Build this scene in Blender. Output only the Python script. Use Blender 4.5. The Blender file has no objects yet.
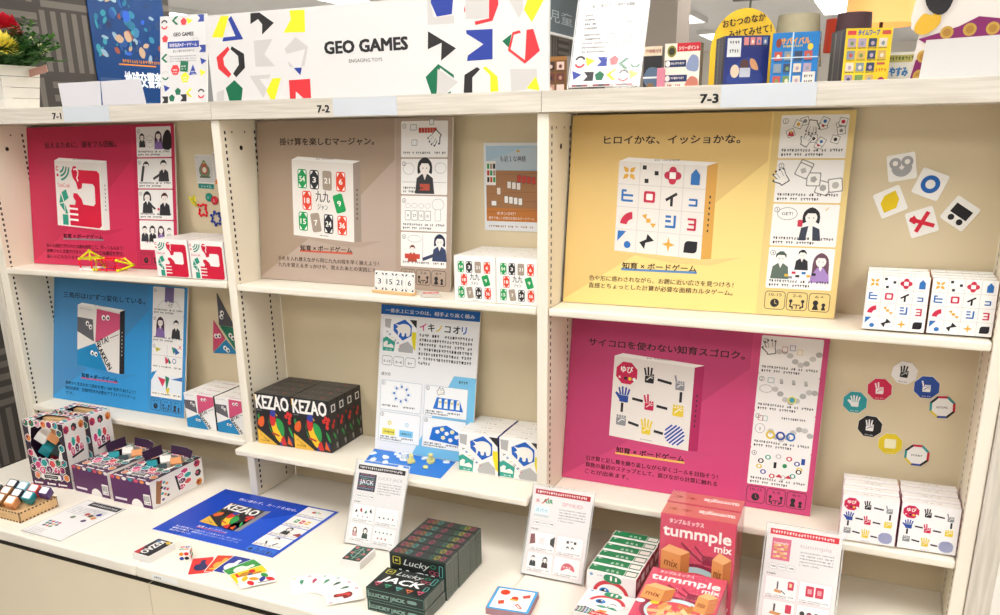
import bpy, bmesh, math, random
from mathutils import Vector, Matrix
SC = bpy.context.scene
COL = SC.collection
PI = math.pi
rnd = random.Random(7)

# ------------------------------------------------------------------ materials
MATS = {}
def lin(h):
    h = h.lstrip('#')
    if len(h) == 3: h = ''.join(q*2 for q in h)
    c = [int(h[i:i+2], 16)/255 for i in (0, 2, 4)]
    return tuple(x/12.92 if x <= .04045 else ((x+.055)/1.055)**2.4 for x in c) + (1,)
def P(m): return m.node_tree.nodes['Principled BSDF']
def mat(name, hexcol, rough=.5, spec=.4, noise=0, nscale=40, bump=0, coat=0, metal=0):
    if name in MATS: return MATS[name]
    m = bpy.data.materials.new(name); m.use_nodes = True
    nt = m.node_tree; b = P(m)
    b.inputs['Base Color'].default_value = lin(hexcol)
    b.inputs['Roughness'].default_value = rough
    b.inputs['Specular IOR Level'].default_value = spec
    b.inputs['Metallic'].default_value = metal
    if coat:
        b.inputs['Coat Weight'].default_value = coat; b.inputs['Coat Roughness'].default_value = .12
    if noise or bump:
        tc = nt.nodes.new('ShaderNodeTexCoord'); n = nt.nodes.new('ShaderNodeTexNoise')
        n.inputs['Scale'].default_value = nscale; n.inputs['Detail'].default_value = 4
        nt.links.new(tc.outputs['Object'], n.inputs['Vector'])
        if noise:
            r = nt.nodes.new('ShaderNodeValToRGB'); c = lin(hexcol)
            r.color_ramp.elements[0].color = tuple(x*(1-noise) for x in c[:3])+(1,)
            r.color_ramp.elements[1].color = tuple(min(1, x*(1+noise*.6)) for x in c[:3])+(1,)
            r.color_ramp.elements[0].position = .3; r.color_ramp.elements[1].position = .7
            nt.links.new(n.outputs['Fac'], r.inputs['Fac']); nt.links.new(r.outputs['Color'], b.inputs['Base Color'])
        if bump:
            bp = nt.nodes.new('ShaderNodeBump'); bp.inputs['Strength'].default_value = bump; bp.inputs['Distance'].default_value = .001
            nt.links.new(n.outputs['Fac'], bp.inputs['Height']); nt.links.new(bp.outputs['Normal'], b.inputs['Normal'])
    MATS[name] = m
    return m
def ink(h, rough=.42):
    return mat('ink_'+h.lstrip('#')+('' if rough == .42 else '_r%d' % int(rough*100)), h, rough, .35)
def emis(name, hexcol, st):
    m = bpy.data.materials.new(name); m.use_nodes = True; b = P(m)
    b.inputs['Base Color'].default_value = lin(hexcol); b.inputs['Emission Color'].default_value = lin(hexcol)
    b.inputs['Emission Strength'].default_value = st; MATS[name] = m; return m
def clear(name, gloss=.07, tint='#ffffff', rough=.04):
    m = bpy.data.materials.new(name); m.use_nodes = True; nt = m.node_tree
    nt.nodes.clear(); o = nt.nodes.new('ShaderNodeOutputMaterial'); mx = nt.nodes.new('ShaderNodeMixShader')
    t = nt.nodes.new('ShaderNodeBsdfTransparent'); g = nt.nodes.new('ShaderNodeBsdfGlossy')
    t.inputs['Color'].default_value = lin(tint); g.inputs['Roughness'].default_value = rough
    lw = nt.nodes.new('ShaderNodeFresnel'); lw.inputs['IOR'].default_value = 1.45
    ge = nt.nodes.new('ShaderNodeNewGeometry'); mu = nt.nodes.new('ShaderNodeMath'); mu.operation = 'MULTIPLY_ADD'
    mu.inputs[1].default_value = -1; mu.inputs[2].default_value = 1; nt.links.new(ge.outputs['Backfacing'], mu.inputs[0])
    m2 = nt.nodes.new('ShaderNodeMath'); m2.operation = 'MULTIPLY'; nt.links.new(mu.outputs[0], m2.inputs[0]); nt.links.new(lw.outputs['Fac'], m2.inputs[1])
    nt.links.new(m2.outputs[0], mx.inputs['Fac'])
    nt.links.new(t.outputs[0], mx.inputs[1]); nt.links.new(g.outputs[0], mx.inputs[2]); nt.links.new(mx.outputs[0], o.inputs['Surface'])
    MATS[name] = m; return m

def frost(name, hexcol, a):
    m = bpy.data.materials.new(name); m.use_nodes = True; b = P(m); b.inputs['Base Color'].default_value = lin(hexcol); b.inputs['Alpha'].default_value = a; b.inputs['Roughness'].default_value = .2
    MATS[name] = m; return m
# ------------------------------------------------------------------ objects
def tag(o, label=None, cat=None, group=None, kind=None):
    if label: o['label'] = label
    if cat: o['category'] = cat
    if group: o['group'] = group
    if kind: o['kind'] = kind
    return o
def thing(name, label, cat, loc=(0, 0, 0), rz=0, group=None):
    o = bpy.data.objects.new(name, None); COL.objects.link(o); o.empty_display_size = .02
    o.location = loc; o.rotation_euler = (0, 0, rz)
    return tag(o, label, cat, group)
def dup(root, loc=None, rot=None, label=None, parent=None):
    c = root.copy(); COL.objects.link(c)
    if parent: c.parent = parent
    if loc is not None: c.location = loc
    if rot is not None: c.rotation_euler = rot
    if label: c['label'] = label
    for ch in list(root.children): dup(ch, parent=c)
    return c
class MB:
    """collects polygons in local coordinates; build() links them as ONE mesh object"""
    def __init__(s): s.v = []; s.f = []; s.m = []; s.mats = []; s.sm = []
    def mi(s, m):
        if m not in s.mats: s.mats.append(m)
        return s.mats.index(m)
    def face(s, pts, m, smooth=False):
        k = len(s.v); s.v += [tuple(p) for p in pts]; s.f.append(tuple(range(k, k+len(pts)))); s.m.append(s.mi(m)); s.sm.append(smooth)
    def mesh(s, verts, faces, m, smooth=False, M=None):
        k = len(s.v)
        s.v += [tuple(M @ Vector(p)) if M else tuple(p) for p in verts]
        for f in faces: s.f.append(tuple(i+k for i in f)); s.m.append(s.mi(m)); s.sm.append(smooth)
    def box(s, x0, x1, y0, y1, z0, z1, m, M=None, side=None):
        v = [(x0,y0,z0),(x1,y0,z0),(x1,y1,z0),(x0,y1,z0),(x0,y0,z1),(x1,y0,z1),(x1,y1,z1),(x0,y1,z1)]
        F = [((0,3,2,1),'b'),((4,5,6,7),'t'),((0,1,5,4),'f'),((1,2,6,5),'r'),((2,3,7,6),'k'),((3,0,4,7),'l')]
        k = len(s.v); s.v += [tuple(M @ Vector(p)) if M else p for p in v]
        for f, nm in F:
            mm = (side or {}).get(nm, m); s.f.append(tuple(i+k for i in f)); s.m.append(s.mi(mm)); s.sm.append(False)
    def prism(s, poly, z0, z1, m, M=None, mtop=None):
        n = len(poly); v = [(x, y, z0) for x, y in poly]+[(x, y, z1) for x, y in poly]
        k = len(s.v); s.v += [tuple(M @ Vector(p)) if M else p for p in v]
        s.f.append(tuple(k+i for i in reversed(range(n)))); s.m.append(s.mi(m)); s.sm.append(False)
        s.f.append(tuple(k+n+i for i in range(n))); s.m.append(s.mi(mtop or m)); s.sm.append(False)
        for i in range(n):
            j = (i+1) % n; s.f.append((k+i, k+j, k+n+j, k+n+i)); s.m.append(s.mi(m)); s.sm.append(False)
    def lathe(s, prof, m, n=24, M=None, smooth=True, sx=1, sy=1):
        v = []; f = []
        for r, z in prof:
            for i in range(n):
                a = 2*PI*i/n; v.append((r*math.cos(a)*sx, r*math.sin(a)*sy, z))
        for j in range(len(prof)-1):
            for i in range(n):
                i2 = (i+1) % n; f.append((j*n+i, j*n+i2, (j+1)*n+i2, (j+1)*n+i))
        s.mesh(v, f, m, smooth, M)
    def tube(s, pts, r, m, n=8, closed=False):
        pts = [Vector(p) for p in pts]; N = len(pts); v = []; f = []
        for i, p in enumerate(pts):
            a = pts[i-1] if (i or closed) else p; c = pts[(i+1) % N] if (i < N-1 or closed) else p
            d = (c-a).normalized(); up = Vector((0, 0, 1)) if abs(d.z) < .9 else Vector((1, 0, 0))
            u = d.cross(up).normalized(); w = u.cross(d)
            for k in range(n):
                t = 2*PI*k/n; v.append(p+(u*math.cos(t)+w*math.sin(t))*r)
        for i in range(N if closed else N-1):
            j = (i+1) % N
            for k in range(n):
                k2 = (k+1) % n; f.append((i*n+k, i*n+k2, j*n+k2, j*n+k))
        if not closed:
            f.append(tuple(reversed(range(n)))); f.append(tuple((N-1)*n+k for k in range(n)))
        s.mesh(v, f, m, True)
    def ball(s, c, r, m, n=12, sc=(1, 1, 1)):
        prof = [(max(1e-5, r*math.sin(PI*i/(n//2+2))), -r*math.cos(PI*i/(n//2+2))) for i in range(n//2+3)]
        M = Matrix.Translation(c) @ Matrix.Diagonal((sc[0], sc[1], sc[2], 1))
        s.lathe(prof, m, n, M)
    def build(s, name, parent=None, loc=(0, 0, 0), bevel=0, seg=2, rot=None):
        me = bpy.data.meshes.new(name); me.from_pydata(s.v, [], s.f)
        for m in s.mats: me.materials.append(m)
        me.polygons.foreach_set('material_index', s.m); me.polygons.foreach_set('use_smooth', s.sm); me.update()
        o = bpy.data.objects.new(name, me); COL.objects.link(o); o.location = loc
        if rot: o.rotation_euler = rot
        if parent: o.parent = parent
        if bevel:
            b = o.modifiers.new('edge', 'BEVEL'); b.width = bevel; b.segments = seg; b.limit_method = 'ANGLE'; b.angle_limit = .7
        return o

# ------------------------------------------------------------------ printed artwork
_GL = {}
def glyphs(body, bold):
    k = (body, bold)
    if k not in _GL:
        c = bpy.data.curves.new('t', 'FONT'); c.body = body; c.resolution_u = 2; c.size = 1; c.offset = bold
        o = bpy.data.objects.new('t', c); m = o.to_mesh()
        v = [(p.co.x, p.co.y) for p in m.vertices]; f = [tuple(p.vertices) for p in m.polygons]
        o.to_mesh_clear(); bpy.data.objects.remove(o); bpy.data.curves.remove(c)
        _GL[k] = (v, f)
    return _GL[k]
K, WH = '#2b2a2b', '#f6f3ee'
class Art:
    """flat printing laid on a surface: u to the right, v up, every later overlapping shape one ink layer higher"""
    def __init__(s, dz=.00012): s.v = []; s.f = []; s.m = []; s.mats = []; s.bb = []; s.mp = [lambda u, v: (u, v)]; s.dz = dz
    def push(s, fn): old = s.mp[-1]; s.mp.append(lambda u, v: old(*fn(u, v)))
    def pop(s): s.mp.pop()
    def at(s, x, y, sx=1, sy=None, rot=0):
        sy = sx if sy is None else sy; c, n = math.cos(rot), math.sin(rot)
        s.push(lambda u, v: (x+(u*sx)*c-(v*sy)*n, y+(u*sx)*n+(v*sy)*c))
    def quad(s, bl, br, tr, tl):
        s.push(lambda u, v: tuple(bl[i]*(1-u)*(1-v)+br[i]*u*(1-v)+tr[i]*u*v+tl[i]*(1-u)*v for i in (0, 1)))
    def _add(s, pts, faces, col):
        q = [s.mp[-1](p[0], p[1]) for p in pts]
        xs = [p[0] for p in q]; ys = [p[1] for p in q]
        b = (min(xs), max(xs), min(ys), max(ys)); L = 1
        for c in s.bb:
            if b[0] < c[1] and b[1] > c[0] and b[2] < c[3] and b[3] > c[2] and c[4] >= L: L = c[4]+1
        s.bb.append(b+(L,))
        k = len(s.v); s.v += [(p[0], p[1], L*s.dz+(o[2]*s.dz*.2 if len(o) > 2 else 0)) for p, o in zip(q, pts)]
        m = ink(col)
        if m not in s.mats: s.mats.append(m)
        for f in faces: s.f.append(tuple(i+k for i in f)); s.m.append(s.mats.index(m))
    def poly(s, pts, col):
        A = sum(pts[i-1][0]*pts[i][1]-pts[i][0]*pts[i-1][1] for i in range(len(pts)))
        if A < 0: pts = pts[::-1]
        s._add(pts, [tuple(range(len(pts)))], col)
    def rect(s, x0, y0, x1, y1, col): s.poly([(x0, y0), (x1, y0), (x1, y1), (x0, y1)], col)
    def rrect(s, x0, y0, x1, y1, r, col, rv=None):
        rv = rv or r; pts = []
        for cx, cy, a0 in ((x1-r, y0+rv, -90), (x1-r, y1-rv, 0), (x0+r, y1-rv, 90), (x0+r, y0+rv, 180)):
            for k in range(5):
                a = math.radians(a0+22.5*k); pts.append((cx+r*math.cos(a), cy+rv*math.sin(a)))
        s.poly(pts, col)
    def frame(s, x0, y0, x1, y1, r, t, col, fill, rv=None, tv=None):
        tv = tv or t; rv = rv or r
        s.rrect(x0, y0, x1, y1, r, col, rv); s.rrect(x0+t, y0+tv, x1-t, y1-tv, max(r-t, r*.5), fill, max(rv-tv, rv*.5))
    def circ(s, x, y, r, col, ry=None, n=18, a0=0):
        ry = ry or r
        s.poly([(x+r*math.cos(a0+2*PI*k/n), y+ry*math.sin(a0+2*PI*k/n)) for k in range(n)], col)
    def ring(s, x, y, r, t, col, ry=None, tv=None, a0=0, a1=360, n=24):
        ry = ry or r; tv = tv or t; pts = []; N = n; f = []
        for k in range(N+1):
            a = math.radians(a0+(a1-a0)*k/N); c, d = math.cos(a), math.sin(a)
            pts += [(x+(r-t)*c, y+(ry-tv)*d), (x+r*c, y+ry*d)]
        for k in range(N): f.append((2*k, 2*k+1, 2*k+3, 2*k+2))
        s._add(pts, f, col)
    def line(s, pts, w, col):
        v = []; f = []
        for i in range(len(pts)-1):
            (x0, y0), (x1, y1) = pts[i], pts[i+1]; d = math.hypot(x1-x0, y1-y0) or 1
            nx, ny = -(y1-y0)/d*w/2, (x1-x0)/d*w/2; ex, ey = (x1-x0)/d*w*.25, (y1-y0)/d*w*.25
            k = len(v); v += [(x0-nx-ex, y0-ny-ey), (x1-nx+ex, y1-ny+ey), (x1+nx+ex, y1+ny+ey), (x0+nx-ex, y0+ny-ey)]; f.append((k, k+1, k+2, k+3))
        s._add(v, f, col)
    def text(s, body, x, y, size, col, w=None, al='l', bold=.012, rot=0, sx=1, shear=0):
        v, f = glyphs(body, min(0, bold))
        if not v: return
        x0 = min(p[0] for p in v); x1 = max(p[0] for p in v)
        kx = size*sx if w is None else w/(x1-x0)
        o = {'l': 0, 'c': -.5, 'r': -1}[al]*(x1-x0)*kx
        c, n = math.cos(rot), math.sin(rot); pts = []
        e = bold*size; off = [(0, 0)] if bold <= .004 else [(-e*.7, 0), (e*.7, 0)] if bold < .022 else [(-e*.8, -e*.6), (e*.8, -e*.6), (-e*.8, e*.6), (e*.8, e*.6)]
        F = []; N = len(v)
        for q, (ex, ey) in enumerate(off):
            for p in v:
                a, b = (p[0]-x0+p[1]*shear)*kx+o+ex, p[1]*size+ey; pts.append((x+a*c-b*n, y+a*n+b*c, q))
            F += [tuple(i+q*N for i in ff) for ff in f]
        s._add(pts, F, col)
    def micro(s, x, y, w, h, col='#6d6a6a', seed=0, fill=.93):
        """a line of print too small to read in the photograph"""
        r = random.Random(int(x*977+y*331+w*77+seed)); u = x; v = []; f = []; cw = h*.95
        while u < x+w-cw*.5:
            if r.random() < fill:
                ww = cw*r.uniform(.6, .85); t = h*.2; s0 = ww*r.uniform(.2, .7); q0 = h*r.uniform(.35, .6)
                for a, b, c, d in ((0, q0, ww, q0+t), (s0, 0, s0+t, h), (ww*.1, h*(.75 if r.random() < .6 else .05), ww*.9, h*(.75 if r.random() < .6 else .05)+t)):
                    k = len(v); c = max(c, a+t*.5); d = max(d, b+t*.5); v += [(u+a, y+b), (u+c, y+b), (u+c, y+d), (u+a, y+d)]; f.append((k, k+1, k+2, k+3))
            u += cw
        if v: s._add(v, f, col)
    def build(s, name, O, U, V, parent=None, lift=0.0002, label=None):
        """O origin, U and V unit directions, in the parent's coordinates"""
        O, U, V = Vector(O), Vector(U).normalized(), Vector(V).normalized(); N = U.cross(V)
        me = bpy.data.meshes.new(name)
        me.from_pydata([tuple(O+U*a+V*b+N*(c+lift)) for a, b, c in s.v], [], s.f)
        for m in s.mats: me.materials.append(m)
        me.polygons.foreach_set('material_index', s.m); me.update()
        o = bpy.data.objects.new(name, me); COL.objects.link(o)
        if parent: o.parent = parent
        if label: o['label'] = label
        return o
# ------------------------------------------------------------------ artwork of the games (unit square)
def cls(pts, n=3):
    """smooth closed outline through points"""
    out = []; N = len(pts)
    for i in range(N):
        p0, p1, p2, p3 = pts[i-1], pts[i], pts[(i+1) % N], pts[(i+2) % N]
        for k in range(n):
            t = k/n
            out.append(tuple(.5*(2*p1[j]+(p2[j]-p0[j])*t+(2*p0[j]-5*p1[j]+4*p2[j]-p3[j])*t*t+(3*p1[j]-p0[j]-3*p2[j]+p3[j])*t**3) for j in (0, 1)))
    return out
def arc(cx, cy, r, a0, a1, n=8, ry=None):
    ry = ry or r
    return [(cx+r*math.cos(math.radians(a0+(a1-a0)*k/n)), cy+ry*math.sin(math.radians(a0+(a1-a0)*k/n))) for k in range(n+1)]
def eyes(A, x, y, r, dx, dy=0):
    for i in (0, 1):
        A.circ(x+dx*i, y+dy*i, r, WH); A.circ(x+dx*i+r*.2, y+dy*i-r*.15, r*.5, K)
def art_telecraft(A, R='#d3203f', T='#2c9a80'):
    A.poly([(.48,.88),(.90,.88),(.95,.84),(.95,.06),(.90,.02),(.28,.02),(.28,.34),(.40,.34),(.42,.40),(.37,.46),(.38,.52),(.46,.52),(.55,.44),(.58,.36),(.80,.35),(.84,.39),(.84,.64),(.80,.68),(.58,.68),(.56,.60),(.48,.58),(.45,.68),(.38,.76),(.36,.86),(.40,.93),(.46,.93)], R)
    for v in (.265, .18, .095): A.rrect(.26, v, .46, v+.03, .01, WH)
    A.line([(.41,.88),(.46,.89),(.50,.85),(.49,.79),(.47,.76),(.49,.71)], .022, WH)
    for r in (.09, .15, .21): A.line(arc(.10, .92, r, -80, -5), .03, T)
    A.ring(.055, .88, .035, .015, R, a0=40, a1=320); A.circ(.055, .78, .022, R)
    A.text('TeleCraft', .04, .60, .085, R, w=.27, bold=-.002)
    for q in ([(.12,.52),(.22,.57),(.27,.44),(.17,.38)], [(.10,.50),(.155,.37),(.06,.35)], [(.06,.335),(.16,.355),(.17,.22)], [(.175,.35),(.245,.20),(.185,.19)], [(.12,.18),(.24,.18),(.24,.02),(.12,.02)]): A.poly(q, T)
def art_pita(A):
    A.poly([(0,.80),(.37,.80),(.40,.44),(0,.56)], '#626066')
    A.poly([(.46,.985),(1,.965),(1,.72),(.43,.43)], '#d2557a'); A.poly([(0,.25),(.43,.42),(.73,0),(0,0)], '#1f86bd')
    eyes(A, .62, .86, .045, .10, .01); eyes(A, .24, .72, .042, .075, -.05); eyes(A, .36, .25, .04, .09, -.01)
    A.text('PITA!', .50, .375, .13, K, w=.28, rot=.42, bold=.03)
    A.text('KAKKUN', .465, .36, .14, K, w=.45, rot=-.86, bold=.03)
    A.line([(.78,.55),(.97,.63)], .012, '#777')
    A.micro(.05, .94, .3, .02, '#aaa')
CG, CK, CT, CR = '#1f9d55', '#2e2c30', '#a79787', '#e5492f'
def numcard(A, x, y, col, n, rot=0, fancy=True, w=.15, h=.25):
    A.at(x, y, 1, 1, rot)
    A.rrect(-w/2, -h/2, w/2, h/2, .03, col)
    if fancy:
        for sx in (-1, 1):
            for sy in (-1, 1): A.poly([(sx*w*.40, sy*h*.22), (sx*w*.40, sy*h*.44), (sx*w*.12, sy*h*.44)], WH)
        A.circ(0, 0, w*.36, col, ry=h*.40, n=12)
    A.text(n, 0, -.035, .10, WH, w=.035*len(n)+.02, al='c', bold=.03)
    A.pop()
def art_kuku(A):
    for x, c, n, f in ((.17,CG,'54',1),(.37,CK,'3',1),(.58,CT,'21',0),(.80,CR,'6',1)): numcard(A, x, .76, c, n, 0, f)
    numcard(A, .24, .48, CR, '18'); numcard(A, .77, .48, CG, '9', .3, False, .16, .24)
    for x, c, n, r, f in ((.17,CG,'15',0,1),(.38,CT,'7',.18,0),(.59,CK,'24',0,1),(.81,CR,'36',0,1)): numcard(A, x, .20, c, n, r, f)
    A.text('九九', .50, .49, .16, K, al='c', w=.23, bold=.02); A.text('ジャン', .50, .38, .09, K, w=.17, al='c', bold=.01)
    A.micro(.44, .03, .14, .015, '#666')
HB, HR, HY, HK = '#2f6fb5', '#c92c4a', '#e2ab42', '#222024'
def dots(A, pts, s, col):
    for x, y in pts: A.rect(x-s/2, y-s/2, x+s/2, y+s/2, col)
def art_hiroi(A):
    for k in (1, 2, 3): A.rect(.25*k-.004, 0, .25*k+.004, 1, '#d3cfcb'); A.rect(0, .25*k-.004, 1, .25*k+.004, '#d3cfcb')
    for a in (45, 135, 225, 315):
        c, s = math.cos(math.radians(a)), math.sin(math.radians(a))
        A.poly([(.125+.02*c-.012*s,.875+.02*s+.012*c),(.125+.05*c-.026*s,.875+.05*s+.026*c),(.125+.10*c,.875+.10*s),(.125+.05*c+.026*s,.875+.05*s-.026*c),(.125+.02*c+.012*s,.875+.02*s-.012*c)], HY)
    dots(A, [(.30,.945),(.44,.89),(.33,.80)], .045, HK)
    for dx, dy in ((.055,0),(-.055,0),(0,.055),(0,-.055)): A.circ(.625+dx, .875+dy, .042, HR, n=14)
    A.rect(.625-.05,.875-.05,.625+.05,.875+.05, HR); A.rect(.59,.84,.66,.91, WH)
    A.poly([(.83,.79),(.93,.79),(.93,.90),(.88,.96),(.83,.90)], HB)
    for q in ([(.06,.68),(.06,.57)],[(.06,.68),(.10,.68)],[(.06,.63),(.18,.63)],[(.07,.57),(.18,.57)]): A.line(q, .024, HB)
    A.frame(.31,.565,.44,.69, .02,.028, HR, WH)
    A.line([(.57,.61),(.68,.68)], .03, HK); A.line([(.63,.63),(.63,.55)], .03, HK)
    A.line([(.83,.63),(.91,.63),(.91,.57),(.83,.57)], .022, HB)
    A.poly(arc(.20,.30,.15,95,175)+arc(.20,.30,.07,175,95), HR)
    A.poly([(.30,.42),(.36,.44),(.35,.38)], HY); A.rect(.355,.345,.405,.39, HY); A.poly([(.40,.34),(.47,.34),(.44,.29)], HY)
    for q in ([(.58,.43),(.63,.43)],[(.58,.38),(.63,.38)],[(.58,.32),(.68,.32),(.68,.44)]): A.line(q, .026, HB)
    A.line([(.83,.42),(.91,.42),(.91,.31),(.83,.31)], .024, HR); A.line([(.84,.365),(.91,.365)], .02, HR)
    A.poly([(.03,.23),(.13,.23),(.03,.11)], HB); A.circ(.15,.08,.04, HB)
    A.poly([(.29,.12),(.37,.16),(.35,.05)], HK); A.poly([(.38,.22),(.36,.12),(.46,.15)], HK)
    A.poly([(.625,.21),(.64,.145),(.70,.125),(.64,.105),(.625,.04),(.61,.105),(.55,.125),(.61,.145)], HY)
    A.poly(arc(.85,.14,.045,180,90,3)+[(.95,.185)]+arc(.905,.10,.045,0,-90,3)+[(.80,.055)], HK)
def hand(A, x, y, s, col, up, bg=WH):
    """a fist with a number of raised fingers: up is a string of five, thumb first"""
    A.at(x, y, s, s)
    A.rrect(-.42, -.5, .42, .18, .1, col)
    for k in range(4):
        fx = -.32+.213*k; a = .17*(1.5-k)
        if up[k+1] == '1': L = .80-.10*abs(k-1.3); A.line([(fx, .12), (fx-math.sin(a)*L, .12+math.cos(a)*L)], .165, col)
        else: A.rrect(fx-.08, .1, fx+.08, .36, .06, col)
    if up[0] == '1': A.poly([(-.38,-.35),(-.85,.25),(-.72,.38),(-.30,.1)], col)
    else: A.line([(-.25,-.25),(.05,.02),(.3,-.02)], .07, bg)
    A.line([(-.4,.14),(.4,.14)], .03, bg); A.pop()
def octa(A, x, y, r, col): A.circ(x, y, r, col, n=8, a0=PI/8)
YC, YB, YY, YG = '#c8234f', '#2b4a9b', '#e8cc3f', '#8d8d92'
def art_yubi(A):
    for q in ([(.57,.79),(.73,.77)],[(.86,.68),(.86,.57)],[(.27,.51),(.39,.50)],[(.58,.47),(.70,.46)],[(.14,.43),(.14,.33)],[(.24,.21),(.36,.19)],[(.57,.16),(.67,.15)]): A.line(q, .032, HK)
    octa(A, .17, .81, .145, YC); A.text('ゆび', .17, .82, .09, WH, w=.15, al='c', bold=.03); A.text('×', .07, .73, .06, WH, bold=.03)
    for k, c in enumerate((K, YY, WH)): A.circ(.16+.055*k, .745, .022, c, n=8)
    hand(A, .46, .80, .135, HK, '01110'); hand(A, .84, .77, .13, YG, '01000'); hand(A, .155, .515, .135, YB, '11111')
    hand(A, .48, .47, .135, YC, '01100'); hand(A, .84, .47, .16, YY, '00000'); hand(A, .14, .23, .15, YG, '00000'); hand(A, .465, .17, .135, YY, '01111')
    A.circ(.82, .16, .125, '#e9e6ef', n=20)
    for k in range(-3, 4):
        d = k*.036; L = math.sqrt(max(0, .12**2-d*d)); c = .7071
        A.line([(.82-L*c+d*c*-1, .16-L*c+d*c), (.82+L*c-d*c, .16+L*c+d*c)], .019, YB)
    A.micro(.4, .025, .16, .015, '#888')
def art_polar(A):
    A.poly([(.03,.95),(.23,.95),(.20,.68),(.04,.72)], '#b9b8b8')
    A.poly([(.78,.97),(1,.97),(1,.74)], '#2a282b'); A.poly([(.87,.63),(1,.63),(1,.10),(.93,.18),(.87,.42)], '#eede28')
    A.poly([(.30,.80),(.64,.97),(.86,.80),(.86,.52),(.60,.36),(.31,.62)], '#1f62c0')
    A.poly(cls([(.36,.83),(.46,.80),(.60,.84),(.74,.82),(.82,.74),(.82,.58),(.78,.50),(.71,.49),(.70,.57),(.66,.58),(.64,.49),(.57,.49),(.56,.56),(.51,.58),(.48,.50),(.44,.48),(.45,.60),(.41,.67),(.37,.68),(.44,.74)]), WH)
    A.poly([(.0,.38),(.10,.44),(.38,.30),(.35,.03),(0,.03)], '#3aa694')
    A.poly([(.02,.26),(.10,.32),(.16,.30),(.14,.20),(.26,.25),(.33,.20),(.33,.13),(.02,.14)], WH); A.text('2-4', .10, .055, .05, WH, w=.18)
    A.poly([(.47,.10),(.56,.26),(.76,.35),(.93,.20),(.93,.03),(.50,.03)], '#b9b8b8')
    for k, (ch, c) in enumerate(zip('イキノコオリ', (K, '#1f62c0', '#d8c21c', K, '#2b4a9b', '#c92c4a'))): A.text(ch, .07+.085*k, .58-.075*k, .085, c, rot=-.7, bold=.03)
def art_kezao(A, full=True):
    A.poly([(.0,.97),(.07,.97),(.0,.83)], '#f0b529')
    A.text('KEZAO', .03, .705, .37, WH, w=.90, bold=.035)
    A.rect(.02,.655,.18,.675,'#666')
    A.poly([(.03,.55),(.08,.60),(.10,.52),(.05,.45)], '#2f8f46'); A.poly(cls([(.03,.38),(.08,.50),(.20,.55),(.21,.42),(.13,.33)]), '#e2622b')
    A.poly(cls([(.36,.52),(.34,.40),(.42,.22),(.52,.12),(.36,.30)]), '#2f8f46')
    A.poly(cls([(.40,.50),(.52,.50),(.58,.36),(.66,.22),(.74,.14),(.62,.06),(.50,.16),(.42,.32)]), '#f2c32c')
    A.poly(cls([(.56,.54),(.70,.50),(.76,.36),(.73,.20),(.64,.26),(.56,.38)]), '#2f9a4c')
    A.poly(cls([(.38,.52),(.40,.60),(.52,.60),(.54,.48),(.48,.38),(.40,.40)]), '#cf2f33')
    A.circ(.48,.63,.085, '#33409a', ry=.07); A.poly([(.55,.64),(.61,.60),(.57,.58)], '#f0b529')
    A.poly([(.40,.22),(.60,.18),(.62,.21),(.42,.26)], '#b5332f')
    A.poly([(.62,.02),(.66,.16),(.74,.20),(.80,.02)], '#cf2f33'); A.poly([(.60,0),(.63,.10),(.68,.02)], '#33409a')
    A.poly([(.82,.06),(.86,.22),(.96,.03)], '#e2622b'); A.poly([(.87,.21),(.95,.16),(.98,.05)], '#3a3f86')
    for x, y in ((.90,.66),(.84,.60),(.93,.57),(.97,.64),(.92,.49)): A.circ(x, y, .045, '#d6342f', n=9)
    A.poly(cls([(.88,.40),(.96,.33),(1.0,.20),(.93,.25)]), '#2f9a4c')
    A.poly([(0,.30),(0,0),(.55,0)], '#e9b944')
    A.text('2～6人用', .07, .17, .05, K, w=.26, rot=-.52, bold=.02); A.micro(.06, .05, .24, .03, '#8a5f1a')
def art_lucky(A):
    A.frame(.02,.03,.98,.97,.02,.006,'#3f6b5f','#1f2422')
    A.frame(.06,.72,.20,.92,.02,.018,'#c9bf4e','#1f2422'); A.circ(.13,.82,.03,'#c9bf4e')
    A.text('Lucky', .25, .73, .23, '#dfe3df', w=.44, bold=.01, shear=.3); A.text('JACK', .10, .37, .34, '#eef1ee', w=.68, bold=.03, shear=.2)
    for x, y, c in ((.12,.22,'#c4526a'),(.30,.2,'#3f9a72'),(.50,.18,'#67b5ad'),(.68,.17,'#c96a3a'),(.86,.2,'#c4526a')):
        A.poly([(x-.07,y+.07),(x+.06,y+.08),(x+.01,y-.09)], c); A.circ(x, y, .025, '#1f2422')
    for x, y, c in ((.78,.83,'#3f9a72'),(.76,.68,'#c4526a'),(.84,.67,'#c4526a')): A.ring(x, y, .05, .014, c)
    A.frame(.88,.60,.95,.9,.02,.014,'#67b5ad','#1f2422'); A.frame(.86,.30,.93,.5,.02,.014,'#67b5ad','#1f2422')
def art_lucky_edge(A):
    for x, c in ((.10,'#8f3f52'),(.20,'#8a6242'),(.30,'#4a817b'),(.48,'#8a3f52'),(.72,'#35604c'),(.80,'#8f8840'),(.90,'#8f4a5c')):
        A.ring(x, .5, .045, .02, c, ry=.35, tv=.15); A.line([(x-.04,.2),(x+.05,.75)], .018, c)
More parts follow.
